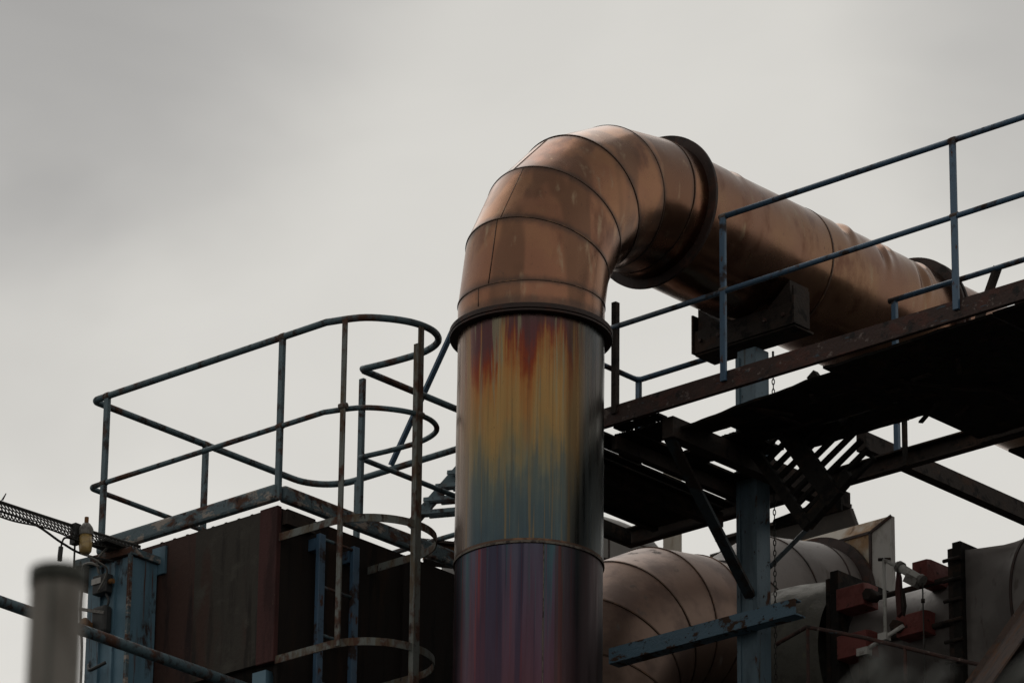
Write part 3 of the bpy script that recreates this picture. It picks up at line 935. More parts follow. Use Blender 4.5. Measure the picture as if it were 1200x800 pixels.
# ------------------------------------------------------------------ right-hand gantry walkway
gw = Thing('gantry_walkway', (1.2, 1.8, 13.7), 'sooty broken walkway with red brown edge channel and thin blue railings', 'walkway')
YW, YF2 = 0.90, 2.65
XE = 6.0
toe = MB()
toe.bb(-1.2, XE, YW - 0.006, YW + 0.006, 13.722, 13.862)
toe.bb(-1.2, XE, YW - 0.03, YW - 0.006, 13.722, 13.734)
toe.bb(-1.2, XE, YW + 0.006, YW + 0.05, 13.852, 13.864)
gw.part('edge_channel', toe, M_['toe'])
fb = MB()
fb.bb(-1.42, XE, YF2 - 0.006, YF2 + 0.006, 13.672, 13.802)
fb.bb(-1.42, XE, YF2 - 0.06, YF2 - 0.006, 13.672, 13.684)
fb.bb(-1.42, XE, YF2 - 0.06, YF2 - 0.006, 13.790, 13.802)
gw.part('far_channel', fb, M_['black2'])
gw.part('beam_stub', MB().bb(0.30, 0.39, 2.66, 2.80, 13.58, 13.69), M_['black2'])
gw.part('end_beam', MB().bb(-1.42, -1.36, 0.92, YF2 - 0.062, 13.672, 13.775), M_['black'])
gw.part('deck_edge', MB().bb(-1.14, -1.09, 0.93, 2.56, 13.70, 13.79), M_['black'])
# joists across the walkway
for (x, z0, z1, y0, y1, w, m) in ((0.335, 13.56, 13.70, 0.96, 2.58, 0.09, 'black2'), (-0.56, 13.60, 13.705, 0.95, 2.58, 0.06, 'black2'), (-0.15, 13.61, 13.70, 1.0, 2.58, 0.05, 'black2'),
                                  (0.645, 13.875, 14.0, 2.60, 8.5, 0.085, 'black2'), (5.6, 13.45, 13.6, 0.93, 2.6, 0.12, 'black2')):
    gw.part('joist', MB().bb(x - w / 2, x + w / 2, y0, y1, z0, z1), M_[m])


def jag(x0, x1, y0, y1, z, th=0.02, sag=0.0, seed=0, rough=0.02, n=26):
    """deck plate with ragged near and far edges, sagging towards its near edge"""
    rnd = random.Random(seed)
    vs, fs = [], []
    for i in range(n + 1):
        x = x0 + (x1 - x0) * i / n
        a = y0 + rough * (rnd.random() - 0.3) + rough * 2 * mnoise.noise((x * 3, seed, 0))
        b = y1 + rough * (rnd.random() - 0.5)
        s = sag * (1 - i / n) ** 1.3 * min(1.0, i / n * 8 + 0.35)
        vs += [(x, a, z - s), (x, b, z), (x, b, z + th), (x, a, z + th - s)]
    for i in range(n):
        o = i * 4
        for k in range(4):
            fs.append((o + k, o + (k + 1) % 4, o + 4 + (k + 1) % 4, o + 4 + k))
    fs += [(0, 1, 2, 3), (n * 4 + 3, n * 4 + 2, n * 4 + 1, n * 4)]
    return MB().add(vs, fs)


plates = [
    # x0, x1, y0, y1, z, sag
    (-1.10, -0.80, 0.94, 2.55, 13.72, 0), (-0.795, -0.50, 0.94, 2.55, 13.715, 0), (-0.478, -0.405, 0.94, 2.55, 13.715, 0), (-0.372, -0.20, 0.94, 1.32, 13.715, 0), (-0.386, -0.20, 1.32, 1.52, 13.713, 0), (-0.372, -0.115, 1.535, 2.55, 13.718, 0),
    (-0.185, -0.03, 1.03, 2.52, 13.712, 0), (-0.10, 0.28, 0.93, 1.02, 13.72, 0), (-0.02, 0.29, 1.045, 1.30, 13.715, 0),
    (-0.03, 0.29, 1.56, 1.80, 13.715, 0), (-0.03, 0.30, 2.08, 2.55, 13.715, 0),
    (0.27, 1.75, 1.035, 1.36, 13.70, 0.085), (0.52, 1.80, 1.38, 1.72, 13.71, 0), (0.30, 0.52, 1.50, 1.93, 13.712, 0),
    (0.60, 1.9, 1.735, 2.03, 13.715, 0), (1.63, 2.95, 0.93, 2.58, 13.705, 0.02), (2.96, XE, 0.93, 2.58, 13.71, 0), (1.80, XE, 2.67, 3.5, 13.60, 0)]  # last plate is added to black out the duct underside there
for i, (x0, x1, y0, y1, z, sg) in enumerate(plates):
    gw.part('deck_plate', jag(x0, x1, y0, y1, z, 0.018, sg, i, 0.012), M_['black'])  # the last one is the added blackout plate
# loose strip and debris hanging from the deck
for i in range(16):
    x = 0.7 + 1.9 * random.random()
    y = 1.1 + 0.9 * random.random()
    a = random.random() * PI
    L = 0.12 + 0.25 * random.random()
    d = Vector((math.cos(a), math.sin(a), 0.25 * (random.random() - 0.5)))
    p = Vector((x, y, 13.675 - 0.03 * random.random()))
    gw.part('loose_strip', MB().bar(p - d * L / 2, p + d * L / 2, 0.03, 0.012), M_['black2'])
# railings
RM = M_['rail_blue']
gw.part('top_rail', MB().tube([(0.855, YW - 0.012, 14.938), (XE, YW - 0.012, 14.938)], 0.0195, 12), RM)
gw.part('mid_rail', MB().tube([(-1.2, YW - 0.012, 14.405), (XE, YW - 0.012, 14.432)], 0.0185, 12), RM)
for x in (0.868, 2.725, 4.58):
    gw.part('rail_post', MB().bb(x - 0.022, x + 0.022, YW - 0.03, YW - 0.008, 13.79, 14.93), RM, bevel=0.003)
gw.part('stub_post', MB().bb(-0.078, -0.040, YW - 0.022, YW + 0.018, 13.80, 14.585), M_['black2'])
gw.part('top_rail', MB().tube([(-1.35, 0.9, 14.9), (-1.35, YF2 - 0.06, 14.9), (-1.348, YF2 - 0.02, 14.9), (-1.32, YF2, 14.9), (-0.40, YF2, 14.9)], 0.0195, 12), RM)
gw.part('top_rail', MB().tube([(0.86, YF2, 14.905), (XE, YF2, 14.905)], 0.0195, 12), RM)
for x in (-1.345, 0.905, 2.4, 4.2):
    gw.part('rail_post', MB().bb(x - 0.019, x + 0.019, YF2 - 0.015, YF2 + 0.015, 13.80, 14.89), RM, bevel=0.003)
gw.part('hanger_bar', MB().bb(1.02, 1.05, YF2 - 0.1, YF2 - 0.075, 13.66, 14.0), M_['black'])
for x in (0.868, 2.725):
    joint(gw, (x, YW - 0.012, 14.424), X, 0.0225)
    joint(gw, (x, YW - 0.012, 14.938), X, 0.0225)
gw.part('kick_board', MB().bb(-0.02, 0.835, YW + 0.06, YW + 0.075, 13.83, 13.885), M_['black2'])
# far-end knee braces seen by the second flange
gw.part('knee_brace', MB().bar((1.30, YF2 + 0.02, 14.0), (1.75, YF2 + 0.02, 14.92), 0.03, 0.06, (0, 1, 0)), M_['black2'])
gw.part('knee_brace', MB().bar((1.55, YF2 + 0.06, 14.0), (1.95, YF2 + 0.06, 14.75), 0.03, 0.05, (0, 1, 0)), M_['black2'])
# legs
for (x, y) in ((5.6, 0.98), (5.6, 2.55)):
    gw.part('leg', MB().bb(x - 0.07, x + 0.07, y - 0.07, y + 0.07, 0, 13.66), M_['column'])

# tilted grating panel that has dropped under the deck
gr = Thing('fallen_grating', (0.9, 1.8, 13.2), 'black floor grating hanging tilted below the broken walkway', 'grating')
e1 = Vector((0.70, 0.0, 0.41)).normalized()     # along the bars
e2 = Vector((0.56, 0.0, -0.80)).normalized()    # along the two stringers


def gp(a, b, dy=0.0):
    return Vector((0.40, 1.80 + dy, 13.72)) + e1 * a + e2 * b


bars = MB()
for k in range(9):
    b = 0.05 + k * 0.088
    bars.bar(gp(-0.02, b), gp(0.62, b), 0.03, 0.030, e2)
gr.part('bar_set', bars, M_['black'])
for (a, w) in ((-0.02, 0.07), (0.24, 0.13), (0.62, 0.07)):
    gr.part('stringer', MB().bar(gp(a, -0.08, -0.03), gp(a, 0.80 if a < 0.5 else 0.42, -0.03), 0.05, w, e1), M_['black'])
gr.part('end_bar', MB().bar(gp(-0.03, 0.76, -0.01), gp(0.42, 0.72, -0.01), 0.06, 0.08, e2), M_['black'])

# ------------------------------------------------------------------ support column under the duct
sp = Thing('support_column', (-0.01, 2.28, 0), 'faded blue steel column carrying the copper duct through the broken walkway', 'column')
X0, X1, Y0, Y1 = -0.098, 0.062, 2.205, 2.352
hcol = MB()
hcol.bb(X0, X1, Y0, Y1, 0, 14.655)
sp.part('shaft', hcol, M_['column'], bevel=0.008)
sp.part('shaft_plate', MB().bb(X1 - 0.028, X1 + 0.008, Y0 - 0.010, Y0 - 0.001, 0, 14.60), M_['column'])
sp.part('shaft_plate', MB().bb(X0 - 0.006, X0 + 0.026, Y0 - 0.010, Y0 - 0.001, 0, 14.60), M_['column'])
arm = MB()
arm.bb(-1.125, 0.475, 2.085, 2.096, 12.625, 12.735)
arm.bb(-1.125, 0.475, 2.097, 2.19, 12.625, 12.637)
arm.bb(-1.125, 0.475, 2.097, 2.15, 12.723, 12.735)
sp.part('cross_arm', arm, M_['arm'])
sp.part('brace', MB().bar((0.01, 2.20, 12.88), (0.32, 1.00, 13.57), 0.075, 0.03), M_['bracedark'])
sp.part('brace', MB().bar((0.04, 2.36, 13.12), (0.25, 2.76, 13.62), 0.06, 0.03), M_['bracedark'])
cr = MB()
cr.bb(-0.42, 0.44, 2.14, 2.155, 14.70, 14.86)
cr.bb(-0.42, 0.44, 2.155, 2.36, 14.685, 14.70)
sp.part('cradle_beam', cr, M_['black2'])
sp.part('cradle_end', MB().bb(0.44, 0.455, 2.13, 2.30, 14.70, 14.97), M_['black2'])
sp.part('cradle_end', MB().bb(-0.435, -0.42, 2.13, 2.30, 14.70, 14.98), M_['black2'])
sp.part('saddle_block', MB().prism([(0.20, 2.16, 14.862), (0.40, 2.16, 14.862), (0.40, 2.16, 15.03), (0.34, 2.16, 14.98)], (0, 0.2, 0)), M_['black2'])
sp.part('saddle_block', MB().prism([(-0.20, 2.16, 14.862), (-0.36, 2.16, 15.0), (-0.40, 2.16, 15.03), (-0.40, 2.16, 14.862)], (0, 0.2, 0)), M_['black2'])
for (x, y) in ((-0.36, 2.138), (-0.2, 2.138), (0.2, 2.138), (0.36, 2.138)):
    sp.part('cradle_bolt', MB().tube([(x, y + 0.003, 14.78), (x, y - 0.014, 14.78)], 0.014, 6), M_['toe'])
sp.part('gusset', MB().prism([(0.05, 2.40, 13.40), (0.62, 2.40, 13.40), (0.62, 2.40, 13.52), (0.05, 2.40, 13.47)], (0, 0.02, 0)), M_['black'])

# chain beside the column
chn = Thing('hanging_chain', (0.10, 2.37, 12.4), 'thin steel chain hanging along the right edge of the faded blue column', 'chain')
lk = MB()
zc = 14.62
i = 0
while zc > 11.2:
    e = X * 0.75 + Y * 0.66 if i % 2 else X * 0.66 - Y * 0.75
    pts = [Vector((0.080, 2.372, zc)) + e * (0.0085 * math.cos(t)) + Z * (0.021 * math.sin(t)) for t in [2 * PI * k / 10 for k in range(10)]]
    lk.tube(pts, 0.0038, 5, closed=True)
    zc -= 0.036
    i += 1
chn.part('link_run', lk, M_['wire'])
chn.part('hook', MB().tube([(0.080, 2.372, 14.66), (0.080, 2.372, 14.62)], 0.008, 8), M_['wire'])


# ------------------------------------------------------------------ lower elbow duct
def bent_duct(th, base, r, zs, rb, ymax, mats, seams_m, flange_y=None, ngore=4, run_to_ground=True, seam_r=0.006):
    bx, by = base
    z_axis = zs + rb
    th.part('vertical_duct', MB().rings([((bx, by, z), X, Y, r) for z in zs_list(0, zs, 14)], 72, wob=0.004), mats)
    st = 90.0 / ngore

    def sec(k):
        t = math.radians(st * k)
        return ((bx, by + rb - rb * math.cos(t), zs + rb * math.sin(t)), X, Vector((0, -math.cos(t), math.sin(t))), r)
    for k in range(ngore):
        a, b = sec(k), sec(k + 1)
        secs = [(Vector(a[0]).lerp(Vector(b[0]), t / 5), X, Vector(a[2]).lerp(Vector(b[2]), t / 5), r) for t in range(6)]
        th.part('elbow_gore', MB().rings(secs, 72, wob=0.004), mats)
    for k in range(ngore + 1):
        c, a1, a2, rr = sec(k)
        th.part('elbow_seam', MB().annulus(c, Vector(a1).cross(Vector(a2)), r - 0.02, r + seam_r, 0.012, 72), seams_m)
    th.part('duct_run', MB().rings([((bx, y, z_axis), X, Z, r) for y in zs_list(by + rb, ymax, 12)], 72, wob=0.004), mats)
    if flange_y:
        th.part('flange_ring', MB().annulus((bx, flange_y, z_axis), Y, r - 0.02, r + 0.075, 0.05, 72), M_['flange'])
    return z_axis


le = Thing('lower_elbow_duct', (-1.89, 2.73, 0), 'dull brown mitred elbow duct low behind the blue column and stack', 'duct')
za2 = bent_duct(le, (-1.89, 2.73), 0.57, 12.41, 1.045, 4.05, M_['ductbrown'], M_['seam'], None, 5)

cs = Thing('hollow_backing', (-0.8, 4.7, 0), 'added black casing filling the shaded hollow between the lower elbow duct and the blue column', 'casing')  # box added behind the elbow to keep the shaded hollow black
cs.part('shell', MB().bb(-2.3, 0.5, 4.3, 5.0, 9.5, 13.42), M_['paneld'])
for x in (-1.9, -1.2, -0.5, 0.2):
    cs.part('backing_stiffener', MB().bb(x - 0.03, x + 0.03, 4.24, 4.299, 9.5, 13.40), M_['black2'])
for (x, y) in ((-2.1, 4.5), (0.3, 4.5), (-2.1, 4.9), (0.3, 4.9)):
    cs.part('leg', MB().bb(x - 0.08, x + 0.08, y - 0.08, y + 0.08, 0, 9.5), M_['black2'])

# duct along A with an expansion joint, on the right
AY, AZ = 3.26, 12.71
ad = Thing('jointed_duct', (1.0, AY, 12.0), 'dark grey duct with flanges and red tie brackets in front of the hood', 'duct')


def asec(x, r):
    return ((x, AY, AZ), Y, Z, r)


AY, AZ = 3.25, 12.62


def sq_ring(x, hw, r, k, n=72):
    """cross section part way (k) between a circle of radius r and a square of half width hw"""
    out = []
    for j in range(n):
        t = 2 * PI * j / n
        c, q = math.cos(t), math.sin(t)
        m = max(abs(c), abs(q))
        rr = r * (1 - k) + k * hw / m
        out.append(Vector((x, AY + c * rr, AZ + q * rr)))
    return out


def loft(secs, smooth=True):
    n = len(secs[0])
    vs = [p for q in secs for p in q]
    fs = [(i * n + j, i * n + (j + 1) % n, (i + 1) * n + (j + 1) % n, (i + 1) * n + j) for i in range(len(secs) - 1) for j in range(n)]
    return MB().add(vs, fs, smooth)


ad.part('drum', MB().rings([asec(-0.36, 0.662), asec(-0.22, 0.655), asec(-0.05, 0.635), asec(0.10, 0.605), asec(0.20, 0.580)], 72, wob=0.002), M_['drum'])
ad.part('drum_end', MB().rings([asec(-0.36, 0.662), asec(-0.375, 0.65), asec(-0.376, 0.02)], 72), M_['drum'])


def square_flange(x0, x1, h, m, hole=0.36):
    mb = MB()
    mb.bb(x0, x1, AY - h, AY + h, AZ + hole, AZ + h)
    mb.bb(x0, x1, AY - h, AY + h, AZ - h, AZ - hole)
    mb.bb(x0, x1, AY - h, AY - hole, AZ - hole + 0.001, AZ + hole - 0.001)
    mb.bb(x0, x1, AY + hole, AY + h, AZ - hole + 0.001, AZ + hole - 0.001)
    ad.part('square_flange', mb, m, bevel=0.003)


square_flange(0.20, 0.235, 0.49, M_['black2'])
square_flange(0.262, 0.33, 0.52, M_['black'])
ad.part('joint_sleeve', MB().rings([asec(x, r) for (x, r) in ((0.24, 0.43), (0.5, 0.435), (0.52, 0.425), (0.95, 0.425), (0.97, 0.435), (1.22, 0.43))], 72, wob=0.004), M_['ductgrey'])
square_flange(1.205, 1.245, 0.475, M_['black2'])
square_flange(1.262, 1.330, 0.50, M_['black'])
ad.part('transition', loft([sq_ring(1.33, 0.45, 0.5, 1.0), sq_ring(1.36, 0.45, 0.5, 0.95), sq_ring(1.72, 0.45, 0.58, 0.15), sq_ring(1.80, 0.45, 0.60, 0.0)]), M_['ductgrey'])
ad.part('duct_run', MB().rings([asec(x, 0.603) for x in zs_list(1.80, 6.5, 16)], 72, wob=0.003), M_['ductgrey'])
ad.part('duct_seam', MB().annulus((1.80, AY, AZ), X, 0.55, 0.610, 0.02, 72), M_['flange'])
for (z) in (13.0, 12.86, 12.72, 12.58, 12.44, 12.30):
    ad.part('flange_bolt', MB().tube([(1.20, 2.735, z), (1.345, 2.735, z)], 0.013, 6), M_['black2'])


def lug(x0, x1, y0, y1, z0, z1, slope):
    """tie bracket: thick plate with a sloping top towards the joint"""
    prof = [(y0, z0), (y1, z0), (y1, z1 - slope), (y0 + 0.05, z1), (y0, z1 - 0.01)]
    return MB().prism([(x0, y, z) for (y, z) in prof], (x1 - x0, 0, 0))


for (x0, x1, y0, y1, z0, z1, sl_) in ((0.335, 0.565, 2.70, 2.86, 12.84, 13.0, 0.0), (0.97, 1.09, 2.70, 3.02, 12.89, 13.045, 0.0),
                                      (0.83, 1.06, 2.70, 2.95, 12.545, 12.70, 0.0), (0.335, 0.58, 2.70, 2.86, 12.50, 12.67, 0.0)):
    ad.part('tie_bracket', lug(x0, x1, y0, y1, z0, z1, sl_), M_['red'], bevel=0.004)
for (x, y, z) in ((0.60, 2.74, 12.90), (0.86, 2.69, 12.61)):
    ad.part('tie_rod_nut', MB().tube([(x, y + 0.05, z), (x, y - 0.05, z)], 0.042, 6), M_['black2'])
for (z, y) in ((12.90, 2.80), (12.60, 2.80)):
    ad.part('tie_rod', MB().tube([(0.34, y, z), (1.20, y, z)], 0.02, 8), M_['black2'])

# grey duct far behind that ends in a square hood
hd = Thing('hood_duct', (-1.9, 4.4, 0), 'light grey elbow duct ending in a square rust stained hood far behind', 'duct')
HX, HYF, HZ = -2.22, 5.70, 14.19
bent_duct(hd, (HX, 4.48), 0.50, HZ - 1.05, 1.05, HYF, M_['ductgrey'], M_['flange'], HYF, 4, True, 0.005)
hood = Thing
S = 0.65
y0h, y1h = HYF + 0.03, HYF + 0.42
sq0 = [(HX - 0.52, y0h, HZ - 0.52), (HX + 0.52, y0h, HZ - 0.52), (HX + 0.52, y0h, HZ + 0.52), (HX - 0.52, y0h, HZ + 0.52)]
sq1 = [(HX - S, y0h + 0.09, HZ - S), (HX + S, y0h + 0.09, HZ - S), (HX + S, y0h + 0.09, HZ + S), (HX - S, y0h + 0.09, HZ + S)]
hdm = MB().add(sq0 + sq1, [(0, 1, 2, 3), (0, 4, 5, 1), (2, 6, 7, 3), (3, 7, 4, 0)])
hd.part('hood_side', MB().add([sq0[1], sq0[2], sq1[2], sq1[1]], [(0, 3, 2, 1)]), M_['pale'])
ho = hd.part('hood_cone', hdm, M_['hood'])
hd.part('hood_box', MB().bb(HX - S, HX + S, y0h + 0.091, y0h + 0.13, HZ - S, HZ + S), M_['pale'])
eb = MB()
for a, b in ((0, 1), (1, 2), (2, 3), (3, 0)):
    eb.bar(sq0[a], sq0[b], 0.02, 0.02)
eb.bar(sq0[2], sq1[2], 0.02, 0.02)
hd.part('hood_seam', eb, M_['flange'], ho)

# dark sheet wall behind
sh = Thing('sheet_wall', (-7.0, 11.2, 0), 'dark brown sheet metal wall with a slanted right end behind the square hood', 'wall')
sx0, sx1, sy0 = -7.78, -6.17, 11.24
sh.part('sheet', MB().prism([(sx0, sy0, 12.0), (sx1 + 0.45, sy0, 16.3), (sx1, sy0, 17.53), (sx0 + 0.12, sy0, 17.53), (sx0 + 0.12, sy0, 17.45), (sx0, sy0, 17.45)], (0, 0.06, 0)), M_['shed'])
sh.part('edge_trim', MB().bar((sx0 + 0.12, sy0 - 0.02, 17.545), (sx1 + 0.01, sy0 - 0.02, 17.545), 0.10, 0.03), M_['black2'])
sh.part('edge_step', MB().bb(sx0 - 0.10, sx0 - 0.004, sy0 - 0.01, sy0 + 0.05, 16.5, 17.40), M_['shed'])
for x in (-7.6, -6.4):
    sh.part('frame_post', MB().bb(x - 0.06, x + 0.06, sy0 + 0.07, sy0 + 0.17, 0, 16.2), M_['black2'])

# grey clad tank at the left rear, with a beige stair post and a rusted girder
tk = Thing('grey_tank', (-4.6, 6.4, 0), 'light grey clad tank glimpsed under the walkway beside the stack', 'tank')
tx, ty, tr = -5.5, 6.5, 0.9
tk.part('shell', MB().rings([((tx, ty, z), X, Y, tr) for z in zs_list(0, 15.52, 6)], 72), M_['tank'])
tk.part('dome', MB().rings([((tx, ty, 15.52 + 0.35 * math.sin(a)), X, Y, tr * math.cos(a) + 0.001) for a in [PI / 2 * k / 8 for k in range(9)]], 72), M_['tank'])
for ang in (-75, -48, -20):
    a = math.radians(ang)
    tk.part('panel_seam', MB().bar((tx + tr * math.cos(a), ty + tr * math.sin(a), 10), (tx + tr * math.cos(a), ty + tr * math.sin(a), 15.5), 0.012, 0.012, (1, 0, 0)), M_['flange'])
tk.part('panel_seam', MB().annulus((tx, ty, 15.5), Z, tr - 0.02, tr + 0.006, 0.012, 72), M_['flange'])
bp = MB().bb(-4.36, -4.24, 6.50, 6.60, 0, 16.2).build('beige_post', M_['beige'], None, 0.01)
tag(bp, 'beige upright post standing against the sky behind the lower elbow', 'post')

og = Thing('rusted_girder', (-3.4, 4.0, 14.4), 'orange scaled rusted girder running behind the stack', 'girder')
og.part('web', MB().bar((-4.20, 3.55, 14.535), (-3.0, 4.80, 14.40), 0.03, 0.13), M_['orange'])
og.part('top_flange', MB().bar((-4.25, 3.50, 14.61), (-3.0, 4.80, 14.478), 0.14, 0.02), M_['black2'])
og.part('bottom_flange', MB().bar((-4.20, 3.55, 14.46), (-3.0, 4.80, 14.325), 0.14, 0.02), M_['black2'])
for (x, y) in ((-4.1, 3.7), (-3.1, 4.7)):
    og.part('leg', MB().bb(x - 0.04, x + 0.04, y - 0.04, y + 0.04, 0, 14.3), M_['black2'])

# stair flight behind the left platform
stt = Thing('steel_stair', (-3.4, 2.85, 14.0), 'dark steel stair flight with open treads half hidden left of the stack', 'stair')
sd = Vector((0.262, 0.11, 0.30)).normalized()
acr = Vector((0.30, 0.03, -0.04)).normalized()
p0 = Vector((-3.56, 2.72, 14.36))
for k in (0.0, 0.55):
    stt.part('stringer', MB().bar(p0 + acr * k - sd * 0.02 + Vector((0, 0, -0.03 * k)), p0 + acr * k + sd * 1.4, 0.03, 0.075), M_['rail'])
for i in range(7):
    c = p0 + sd * (0.10 + 0.13 * i) + acr * 0.27
    tr_ = MB()
    for q in range(4):
        off = Vector((0.02, 0.05, 0.0)) * (0.9 * (q - 1.5))
        tr_.bar(c - acr * 0.26 + off, c + acr * 0.26 + off, 0.014, 0.03)
    stt.part('tread', tr_, M_['rail'])
stt.part('leg', MB().bb(-3.42, -3.36, 3.08, 3.14, 0, 14.3), M_['rail'])

# ------------------------------------------------------------------ white swing arm, brown handrail, rusty chute
wa = Thing('swing_arm', (1.04, 2.30, 12.3), 'white pole with a slanted cylinder arm and hanging wire beside the red brackets', 'swing arm')
wa.part('pole', MB().tube([(1.046, 2.30, 12.93), (1.047, 2.30, 12.38)], 0.0125, 10), M_['white'])
wa.part('pin', MB().tube([(1.01, 2.29, 12.935), (1.09, 2.31, 12.925)], 0.012, 8), M_['black2'])
wa.part('link', MB().tube([(1.046, 2.30, 12.928), (1.16, 2.30, 12.856)], 0.014, 8), M_['white'])
wa.part('cylinder', MB().tube([(1.15, 2.30, 12.865), (1.355, 2.30, 12.715)], 0.030, 16), M_['white'])
wa.part('collar', MB().tube([(1.165, 2.30, 12.855), (1.19, 2.30, 12.837)], 0.040, 16), M_['galv'])
wa.part('collar', MB().tube([(1.335, 2.30, 12.73), (1.36, 2.30, 12.711)], 0.037, 16), M_['galv'])
wa.part('valve_box', MB().bar((1.24, 2.285, 12.755), (1.33, 2.285, 12.695), 0.05, 0.06), M_['galv'])
wa.part('wire', MB().tube([(1.355, 2.30, 12.70), (1.357, 2.30, 12.3), (1.36, 2.30, 11.0)], 0.005, 6), M_['wire'])
wa.part('weight', MB().tube([(1.356, 2.30, 12.59), (1.356, 2.30, 12.565)], 0.013, 8), M_['black2'])
wa.part('foot_bar', MB().tube([(0.86, 2.29, 12.33), (1.20, 2.29, 12.44)], 0.014, 8), M_['white'])
wa.part('foot_clamp', MB().box((1.045, 2.29, 12.395), (0.07, 0.05, 0.05)), M_['white'])
wa.part('foot_clamp', MB().box((0.88, 2.29, 12.33), (0.09, 0.05, 0.05)), M_['white'])
wa.part('mount', MB().bb(0.84, 0.89, 2.28, 2.32, 11.9, 12.31), M_['black2'])
sk = Thing('hanging_strap', (1.12, 2.32, 12.5), 'dark narrow folded strap hanging under the white swing arm', 'strap')
sk.part('strap', MB().prism([(1.125, 2.33, 12.87), (1.145, 2.33, 12.80), (1.155, 2.33, 12.55), (1.12, 2.33, 12.53), (1.108, 2.33, 12.70)], (0, 0.03, 0)), M_['redcol'])
sk.part('strap', MB().prism([(1.16, 2.335, 12.72), (1.175, 2.335, 12.60), (1.16, 2.335, 12.53), (1.148, 2.335, 12.62)], (0, 0.03, 0)), M_['black2'])

br = Thing('brown_handrail', (1.0, 2.0, 11.0), 'thin brown pipe handrail low in front of the red brackets', 'handrail')
br.part('rail', MB().tube([(0.386, 2.0, 12.415), (0.45, 2.0, 12.432), (0.64, 2.0, 12.478), (1.1, 2.0, 12.305), (1.78, 2.0, 12.02), (2.6, 2.0, 11.7)], 0.014, 10), M_['toe'])
for (x, z1) in ((0.646, 12.47), (1.432, 12.165)):
    br.part('post', MB().tube([(x, 2.0, z1), (x, 2.0, 10.2)], 0.012, 8), M_['toe'])
br.part('platform', MB().bb(0.0, 3.2, 1.7, 2.4, 10.12, 10.18), M_['black'])
for (x, y) in ((0.3, 2.3), (2.9, 2.3)):
    br.part('leg', MB().bb(x - 0.05, x + 0.05, y - 0.05, y + 0.05, 0, 10.12), M_['black'])

ch = Thing('rusty_chute', (3.0, 1.3, 10.5), 'rust streaked sloping chute plate at the lower right corner', 'chute')
e = Vector((2.927, 1.224, 11.893)) - Vector((2.577, 1.142, 11.469))
a0 = Vector((2.577, 1.142, 11.469)) - e * 8
a1 = Vector((2.577, 1.142, 11.469)) + e * 2.6
wv = Vector((0.45, -0.55, -0.35))
ch.part('top_plate', MB().add([a0, a1, a1 + wv, a0 + wv, a0 + Z * -0.02, a1 + Z * -0.02, a1 + wv + Z * -0.02, a0 + wv + Z * -0.02], [(0, 1, 2, 3), (7, 6, 5, 4), (0, 4, 5, 1), (1, 5, 6, 2), (2, 6, 7, 3), (3, 7, 4, 0)]), M_['chute'])
ch.part('side_lip', MB().bar(a0 + Z * 0.012, a1 + Z * 0.012, 0.02, 0.045), M_['chute'])
ch.part('side_plate', MB().prism([a0 + Z * -0.02, a1 + Z * -0.02, a1 + Z * -0.5, a0 + Z * -0.5], (0.01, -0.01, 0)), M_['black2'])
for t in (0.15, 0.8):
    p = a0.lerp(a1, t)
    ch.part('leg', MB().bb(p.x + 0.05, p.x + 0.15, p.y - 0.15, p.y - 0.05, 0, p.z - 0.4), M_['black2'])

# ------------------------------------------------------------------ foreground fence post and razor wire (out of focus)
fp = Thing('fence_post', (15.29, -18.185, 0), 'blurred grey fence post close to the camera at the lower left', 'fence post')
P = Vector((15.29, -18.185, 0))
PR = 0.0375


def psec(z, r):
    return ((P.x, P.y, z), X, Y, r)


fp.part('shaft', MB().rings([psec(z, PR) for z in zs_list(0, 4.028, 6)], 40), M_['postgrey'])
fp.part('cap', MB().rings([psec(4.012, PR + 0.0005), psec(4.012, PR + 0.002), psec(4.036, PR + 0.002), psec(4.038, PR), psec(4.0382, 0.001)], 40), M_['razor'])
fp.part('weld_seam', MB().tube([(P.x + PR * 0.60, P.y - PR * 0.80, 0), (P.x + PR * 0.60, P.y - PR * 0.80, 4.01)], 0.003, 6), M_['razor'])

rz = Thing('razor_wire', (17.1, -19.1, 3.1), 'blurred coil of razor wire close to the camera along the bottom edge', 'razor wire')
cxv = Vector((0.748, 0.664, 0.0)).normalized()
fwv = Vector((-0.664, 0.748, 0.0)).normalized()
start = Vector((17.089, -19.07, 3.281)) + cxv * 0.02
RR = 0.20
axis0 = start - Z * (RR - 0.0)
pts = []
turns, pitch = 11, 0.052
for i in range(turns * 24 + 1):
    t = i / 24
    a = 2 * PI * t + PI * 0.9
    rr = RR * (1 + 0.03 * math.sin(t * 2.1) + 0.02 * math.sin(t * 5.3 + 1))
    pts.append(axis0 + cxv * (pitch * (t + 0.35 * math.sin(t * 1.7))) + (fwv * math.cos(a) + (Z + cxv * 0.75) * math.sin(a)) * rr)
rz.part('coil', MB().tube(pts, 0.0032, 6), M_['razor'])
barb = MB()
for i in range(6, len(pts) - 6, 5):
    p = pts[i]
    d = (pts[i + 1] - pts[i - 1]).normalized()
    o = d.cross(cxv).normalized()
    rz.part('barb', MB().box(p, (0.045, 0.003, 0.022), (d, cxv, o)), M_['razor'])
rz.part('line_wire', MB().tube([axis0 + Z * 0.165 - cxv * 0.5 * 0, axis0 + Z * 0.16 + cxv * 1.3], 0.004, 6), M_['razor'])
rz.part('support_post', MB().bb(18.2, 18.26, -18.0, -17.94, 0, 3.2), M_['postgrey'])

